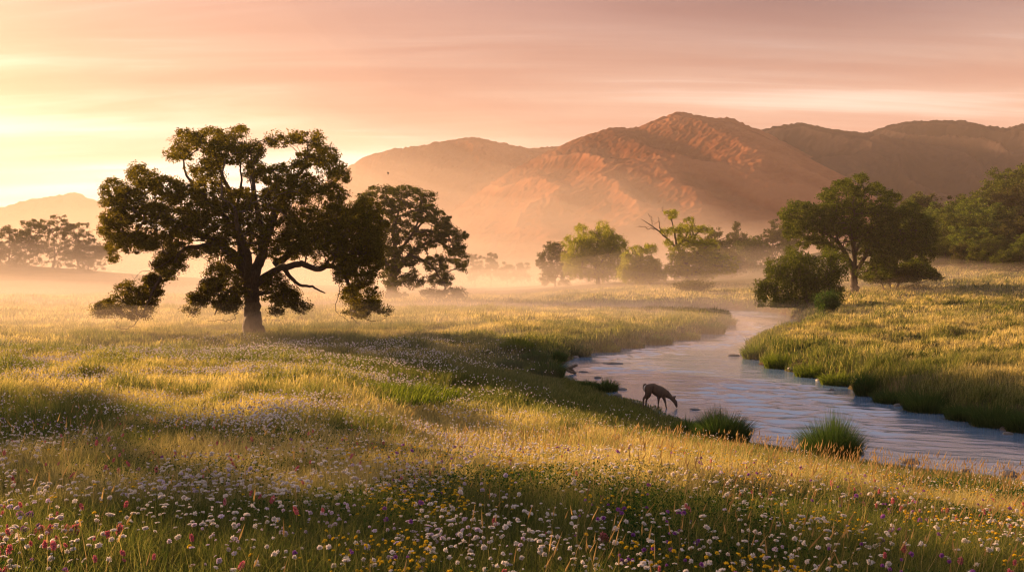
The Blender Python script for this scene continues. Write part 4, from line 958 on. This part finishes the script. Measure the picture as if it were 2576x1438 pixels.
# ------------------------------------------------------------------ deer
def deer():
    s = 0.00188 * 1.0                       # metres per unit of the close-up
    X0, Z0 = 1250.0, 822.0
    x, Y = W0(1668, 1026); 
    def p(u, v, d=0.0): return Vector(((u - X0) * s, d, (Z0 - v) * s))
    bm = bmesh.new(); nodes = {}; R = {}
    def nd(k, u, v, d, r): nodes[k] = bm.verts.new(p(u, v, d)); R[k] = r
    def ch(*ks):
        for a, b in zip(ks, ks[1:]): bm.edges.new((nodes[a], nodes[b]))
    nd('pelvis', 1035, 442, 0, 0.219); nd('rump', 942, 432, 0, 0.135); nd('loin', 1110, 450, 0, 0.247); nd('belly', 1190, 492, 0, 0.267); nd('rib', 1260, 518, 0, 0.269); nd('chest', 1328, 530, 0, 0.228)
    nd('neck0', 1388, 560, 0, 0.167); nd('neck1', 1440, 604, 0, 0.113); nd('neck2', 1488, 648, 0, 0.092); nd('neck3', 1522, 684, 0, 0.084)
    nd('skull', 1546, 708, 0, 0.084); nd('face', 1560, 748, 0, 0.065); nd('nose', 1570, 790, 0, 0.046); nd('lip', 1576, 815, 0, 0.034)
    ch('rump', 'pelvis', 'loin', 'belly', 'rib', 'chest', 'neck0', 'neck1', 'neck2', 'neck3', 'skull', 'face', 'nose', 'lip')
    for i, (d, k) in enumerate([(-.09, 'a'), (.09, 'b')]):
        # hind legs: near one stepped back
        if i == 0: pts = [(1025, 520, .125), (1000, 585, .085), (938, 635, .045), (930, 720, .030), (925, 790, .027), (935, 815, .03)]
        else: pts = [(1050, 530, .12), (1052, 595, .085), (1002, 665, .042), (995, 740, .029), (992, 800, .026), (1004, 818, .03)]
        prev = 'pelvis'
        for j, (u, v, r) in enumerate(pts): nd('h%s%d' % (k, j), u, v, d, r); ch(prev, 'h%s%d' % (k, j)); prev = 'h%s%d' % (k, j)
        if i == 0: pts = [(1315, 600, .095), (1332, 650, .058), (1350, 710, .038), (1362, 770, .028), (1370, 815, .026), (1382, 830, .028)]
        else: pts = [(1250, 590, .09), (1234, 640, .055), (1232, 700, .037), (1228, 760, .027), (1226, 810, .025), (1238, 826, .028)]
        prev = 'rib' if i else 'chest'
        for j, (u, v, r) in enumerate(pts): nd('f%s%d' % (k, j), u, v, d * .8, r); ch(prev, 'f%s%d' % (k, j)); prev = 'f%s%d' % (k, j)
    me = bpy.data.meshes.new('doe')
    order = list(bm.verts); names = {v: k for k, v in nodes.items()}
    bm.verts.index_update(); rad = [R[names[v]] for v in order]
    bm.to_mesh(me); bm.free()
    o = bpy.data.objects.new('deer', me); add(o)
    sk = o.modifiers.new('Skin', 'SKIN'); sk.use_smooth_shade = True
    if not me.skin_vertices: me.skin_vertices.new()
    for i, r in enumerate(rad): 
        q = me.skin_vertices[0].data[i]; q.radius = (r, r * .82) if r > .09 else (r, r); q.use_root = (i == 0)
    ss = o.modifiers.new('Sub', 'SUBSURF'); ss.levels = 2; ss.render_levels = 2
    # bake the modifiers so that the body is one plain mesh
    dg = bpy.context.evaluated_depsgraph_get(); me2 = bpy.data.meshes.new_from_object(o.evaluated_get(dg))
    o.modifiers.clear(); o.data = me2; me2.materials.clear(); me2.materials.append(M['deer'])
    for q in me2.polygons: q.use_smooth = True
    o.location = (x - .12, Y, 0.02); o.scale = (1, .8, 1)
    tag(o, 'brown deer with its head down drinking at the river edge', 'deer')
    def part(name, pts, rads, mat, sides=8, flat=None):
        T = Tubes(); c = catmull([tuple(q) for q in pts], 4); rr = np.interp(np.linspace(0, 1, len(c)), np.linspace(0, 1, len(rads)), rads); T.add(c, rr, sides)
        q = T.obj(name, M[mat], o); return q
    part('ear', [p(1528, 655, -.035), p(1532, 630, -.06), p(1545, 600, -.075), p(1550, 588, -.08)], [.012, .026, .018, .002], 'deer')
    part('ear', [p(1520, 655, .035), p(1520, 632, .07), p(1528, 606, .10), p(1530, 598, .11)], [.012, .026, .018, .002], 'deer')
    part('rump_patch', [p(985, 380, 0), p(962, 425, 0), p(964, 480, 0), p(990, 525, 0)], [.02, .055, .055, .02], 'deer_white', 10)
    part('tail', [p(985, 368, 0), p(955, 390, 0), p(938, 440, 0), p(944, 500, 0)], [.03, .036, .032, .008], 'deer')
    part('nose', [p(1571, 800, 0), p(1577, 812, 0), p(1578, 822, 0)], [.02, .024, .012], 'deer_dark')
    for d in (-.052, .052): part('eye', [p(1560, 722, d), p(1563, 727, d), p(1566, 731, d)], [.004, .011, .004], 'deer_dark')
deer()

# a small bird in the air right of the oak
def bird():
    c = P(976, 436, 72); T = Tubes(); b = empty('bird', tuple(c))
    T.add(catmull([(0, 0, -.13), (.01, 0, -.04), (0, 0, .05), (-.02, 0, .11)], 4), np.interp(np.linspace(0, 1, 13), [0, .3, .8, 1], [.008, .04, .035, .01]), 8)
    T.obj('body', M['bird'], b)
    for s in (-1, 1):
        V = np.array([[0, 0, .05], [s * .03, s * .1, .10], [s * .05, s * .22, .06], [s * .02, s * .1, .0], [0, 0, .045], [s * .03, s * .1, .09], [s * .05, s * .22, .05], [s * .02, s * .1, -.01]], float)
        np_obj('wing', V, [[[0, 1, 2, 3], [7, 6, 5, 4], [0, 4, 5, 1], [1, 5, 6, 2], [2, 6, 7, 3], [3, 7, 4, 0]]], parent=b, mats=[M['bird']])
    tag(b, 'tiny dark bird flying against the orange ridge', 'bird')
bird()

# ------------------------------------------------------------------ air: haze and mist
def vol_mat(name, color, dens, g):
    m, nt, nd, lk = newmat(name); out = nd.new('ShaderNodeOutputMaterial')
    v = nd.new('ShaderNodeVolumePrincipled'); v.inputs['Color'].default_value = (*color, 1); v.inputs['Density'].default_value = dens
    v.inputs['Anisotropy'].default_value = g
    lk.new(v.outputs[0], out.inputs['Volume']); return m
HAZE_D, MIST_D, RIVER_D, G = 0.00013, 0.0040, 0.0018, 0.10
bm = bmesh.new(); bmesh.ops.create_cube(bm, size=1)
me = bpy.data.meshes.new('haze'); 
for v in bm.verts:
    v.co = Vector((v.co.x * 5200, v.co.y * 2500 + 1120, -4.5 if v.co.z < 0 else 262))
bm.to_mesh(me); bm.free(); me.materials.append(vol_mat('haze_air', (1.0, 0.84, 0.74), HAZE_D, G))
o = bpy.data.objects.new('haze', me); add(o); tag(o, 'warm morning haze filling the valley air', 'haze', kind='stuff')
def mist(name, label, x0, x1, y0, y1, top, dens, seed, wl=40, nx=60, ny=50, rough=.6, g=.08):
    X, Y = np.meshgrid(np.linspace(x0, x1, nx), np.linspace(y0, y1, ny))
    a = np.abs((X - (x0 + x1) / 2) / ((x1 - x0) / 2)); b = np.abs((Y - (y0 + y1) / 2) / ((y1 - y0) / 2))
    env = np.clip(1 - a ** 4, 0, 1) * np.clip(1 - b ** 4, 0, 1)
    Z = np.maximum(0.05, top * env * (1 - rough + rough * 2 * fbm(X / wl, Y / wl, seed, 3)))
    nr, nc = X.shape; i = np.arange(nr * nc).reshape(nr, nc)
    V1 = np.stack([X, Y, Z + .8], -1).reshape(-1, 3); V2 = V1.copy(); V2[:, 2] = -3.4; n = nr * nc
    Q = np.stack([i[:-1, :-1], i[:-1, 1:], i[1:, 1:], i[1:, :-1]], -1).reshape(-1, 4)
    def side(l, fl): 
        q = np.stack([l[:-1], l[1:], l[1:] + n, l[:-1] + n], -1); return q[:, ::-1] if fl else q
    fs = np.concatenate([Q, (Q + n)[:, ::-1], side(i[0], True), side(i[-1], False), side(i[:, 0], False), side(i[:, -1], True)])
    o = np_obj(name, np.concatenate([V1, V2]), [fs], smooth=False, mats=[vol_mat(name, (1.0, 0.86, 0.72), dens, g)]); tag(o, label, 'mist', kind='stuff'); return o
for k, (tp, dn, sd0, wl_, y0_, lb) in enumerate([(3.5, .0042, 7, 35, 80, 'densest mist hugging the far meadow'), (6.5, .0022, 71, 48, 90, 'thin mist layer at the height of bush tops'), (10, .0017, 72, 60, 100, 'mist layer reaching the lower branches of the far trees'), (15, .0009, 73, 75, 115, 'faint mist layer round the far tree crowns'), (22, .0004, 74, 90, 130, 'faintest mist veil above the far trees')]):
    mist('ground_mist', lb, -420, 235 - 10 * k, y0_, 560 + 15 * k, tp, dn, sd0, wl_, 70, 60, .7)
mist('grove_mist', 'golden mist veiling the far left grove', -420, -40, 170, 480, 16, .0010, 75, 80)
for k, (tp, dn, sd0, x1_, y0_, lb) in enumerate([(45, .0007, 8, 330, 340, 'lowest pale mist on the valley floor under the mountains'), (85, .0007, 9, 290, 330, 'pale mist round the foot of the mountains'), (125, .0003, 10, 220, 320, 'mist veil halfway up the central mountain'), (170, .0001, 11, 150, 310, 'thin high mist veil in front of the left ridge')]):
    mist('valley_mist', lb, -1000, x1_, y0_, 1060, tp, dn, sd0, 170, g=.15)
mist('meadow_mist', 'thin low mist drifting in front of the huge oak', -75, 2, 30, 78, 3.0, .0055, 18, 14, g=.2)
mist('wood_mist', 'bluish mist lying along the foot of the wooded hill', 40, 270, 150, 222, 9, .004, 19, 30)
mist('meadow_mist', 'thin mist drifting over the meadow round the oak', -110, 25, 48, 130, 3.2, .006, 17, 20)
mist('river_mist', 'thin steam over the far water of the river', 4, 42, 50, 112, 1.6, RIVER_D, 27, 9)

# ------------------------------------------------------------------ sky, sun, camera
SUN_AZ, SUN_EL = math.radians(-43), math.radians(13.5)        # azimuth from +Y towards +X
sd_ = Vector((math.sin(SUN_AZ) * math.cos(SUN_EL), math.cos(SUN_AZ) * math.cos(SUN_EL), math.sin(SUN_EL)))
w = bpy.data.worlds.new('World'); scene.world = w; w.use_nodes = True
nt = w.node_tree; nt.nodes.clear(); nd = nt.nodes; lk = nt.links
out = nd.new('ShaderNodeOutputWorld'); bg = nd.new('ShaderNodeBackground')
tc = nd.new('ShaderNodeTexCoord'); sep = nd.new('ShaderNodeSeparateXYZ'); lk.new(tc.outputs['Generated'], sep.inputs[0])
z = sep.outputs['Z']
def dotv(v):
    d = nd.new('ShaderNodeVectorMath'); d.operation = 'DOT_PRODUCT'; lk.new(tc.outputs['Generated'], d.inputs[0]); d.inputs[1].default_value = v; return d.outputs['Value']
away = ramp(nt, [(0.0, (0.72, 0.50, 0.36)), (0.12, (0.70, 0.42, 0.31)), (0.19, (0.62, 0.39, 0.30)), (0.29, (0.23, 0.15, 0.17)), (0.42, (0.32, 0.32, 0.40)), (1, (0.32, 0.36, 0.48))], z)
near = ramp(nt, [(0.0, (1.0, 0.95, 0.82)), (0.10, (1.0, 0.96, 0.86)), (0.135, (0.86, 0.64, 0.50)), (0.175, (0.71, 0.43, 0.30)), (0.29, (0.57, 0.30, 0.23)), (0.42, (0.38, 0.33, 0.38)), (1, (0.32, 0.36, 0.48))], z)
sdot = dotv((math.sin(SUN_AZ), math.cos(SUN_AZ), 0.0))
sf = nd.new('ShaderNodeMapRange'); sf.interpolation_type = 'SMOOTHSTEP'; lk.new(sdot, sf.inputs[0]); sf.inputs[1].default_value = .36; sf.inputs[2].default_value = .98
mx = N(nt, 'ShaderNodeMix', data_type='RGBA'); lk.new(sf.outputs[0], mx.inputs[0]); lk.new(away.outputs[0], mx.inputs[6]); lk.new(near.outputs[0], mx.inputs[7])
# cloud streaks on a plane high above
zz = math_n(nt, 'ADD', math_n(nt, 'MAXIMUM', z, 0.0), 0.10)
cmb = nd.new('ShaderNodeCombineXYZ')
lk.new(math_n(nt, 'DIVIDE', sep.outputs['X'], zz), cmb.inputs[0]); lk.new(math_n(nt, 'DIVIDE', sep.outputs['Y'], zz), cmb.inputs[1])
mp = nd.new('ShaderNodeMapping'); mp.inputs['Scale'].default_value = (0.22, 1.25, 1); mp.inputs['Rotation'].default_value = (0, 0, math.radians(-8)); lk.new(cmb.outputs[0], mp.inputs[0])
cn = nd.new('ShaderNodeTexNoise'); cn.inputs['Scale'].default_value = 1.1; cn.inputs['Detail'].default_value = 6; cn.inputs['Roughness'].default_value = .5; cn.inputs['Distortion'].default_value = .5; lk.new(mp.outputs[0], cn.inputs[0])
mp2 = nd.new('ShaderNodeMapping'); mp2.inputs['Scale'].default_value = (0.5, 3.4, 1); mp2.inputs['Rotation'].default_value = (0, 0, math.radians(-5)); lk.new(cmb.outputs[0], mp2.inputs[0])
cn2 = nd.new('ShaderNodeTexNoise'); cn2.inputs['Scale'].default_value = 1.3; cn2.inputs['Detail'].default_value = 8; cn2.inputs['Roughness'].default_value = .62; cn2.inputs['Distortion'].default_value = 1.2; lk.new(mp2.outputs[0], cn2.inputs[0])
csum = math_n(nt, 'ADD', math_n(nt, 'MULTIPLY', cn.outputs[0], .78), math_n(nt, 'MULTIPLY', cn2.outputs[0], .22))
cf = nd.new('ShaderNodeMapRange'); cf.interpolation_type = 'SMOOTHSTEP'; lk.new(csum, cf.inputs[0]); cf.inputs[1].default_value = .36; cf.inputs[2].default_value = .65
cr = ramp(nt, [(0.0, (0.86, 0.70, 0.66)), (0.5, (1.02, 0.98, 0.95)), (1.0, (1.35, 1.62, 1.72))], cf.outputs[0])
m2 = N(nt, 'ShaderNodeMix', data_type='RGBA', blend_type='MULTIPLY'); m2.inputs[0].default_value = 1.0; lk.new(mx.outputs[2], m2.inputs[6]); lk.new(cr.outputs[0], m2.inputs[7])
# bright glow low round the sun
glow = math_n(nt, 'MULTIPLY', math_n(nt, 'POWER', math_n(nt, 'MAXIMUM', dotv((math.sin(SUN_AZ), math.cos(SUN_AZ), 0.03)), 0.0), 30.0), .05)
gm = N(nt, 'ShaderNodeMix', data_type='RGBA', blend_type='ADD'); lk.new(glow, gm.inputs[0]); lk.new(m2.outputs[2], gm.inputs[6]); gm.inputs[7].default_value = (1.0, 0.72, 0.38, 1)
sky = nd.new('ShaderNodeTexSky'); sky.sky_type = 'NISHITA'; sky.sun_disc = False; sky.sun_elevation = SUN_EL; sky.sun_rotation = SUN_AZ
sky.dust_density = 3; sky.air_density = 1.5
sm_ = N(nt, 'ShaderNodeMix', data_type='RGBA', blend_type='ADD'); sm_.inputs[0].default_value = 0.010; lk.new(gm.outputs[2], sm_.inputs[6]); lk.new(sky.outputs[0], sm_.inputs[7])
lk.new(sm_.outputs[2], bg.inputs[0]); bg.inputs[1].default_value = 0.355; lk.new(bg.outputs[0], out.inputs[0])
w.cycles.sampling_method = 'MANUAL'; w.cycles.sample_map_resolution = 512

L = bpy.data.lights.new('sun', 'SUN'); L.energy = 5.0; L.angle = math.radians(0.6); L.color = (1.0, 0.575, 0.28)
lo = bpy.data.objects.new('sun', L); add(lo); lo.rotation_euler = sd_.to_track_quat('Z', 'Y').to_euler()
cam = bpy.data.cameras.new('camera'); cam.sensor_width = 36; cam.lens = 36 * F / 2576; cam.clip_end = 8000; cam.clip_start = .05; cam.shift_y = -(719 - HZ) / 2576
co = bpy.data.objects.new('camera', cam); add(co); co.location = (0, 0, EYE); co.rotation_euler = (math.pi / 2, 0, 0); scene.camera = co
scene.view_settings.view_transform = 'Standard'; scene.view_settings.look = 'None'; scene.view_settings.exposure = 1.75; scene.view_settings.gamma = 1
scene.cycles.filter_width = 1.2
c = scene.cycles
c.max_bounces = 6; c.diffuse_bounces = 3; c.glossy_bounces = 2; c.transmission_bounces = 3; c.transparent_max_bounces = 64; c.volume_bounces = 2
c.caustics_reflective = False; c.caustics_refractive = False; c.use_denoising = True; c.sample_clamp_indirect = 4; c.use_adaptive_sampling = False
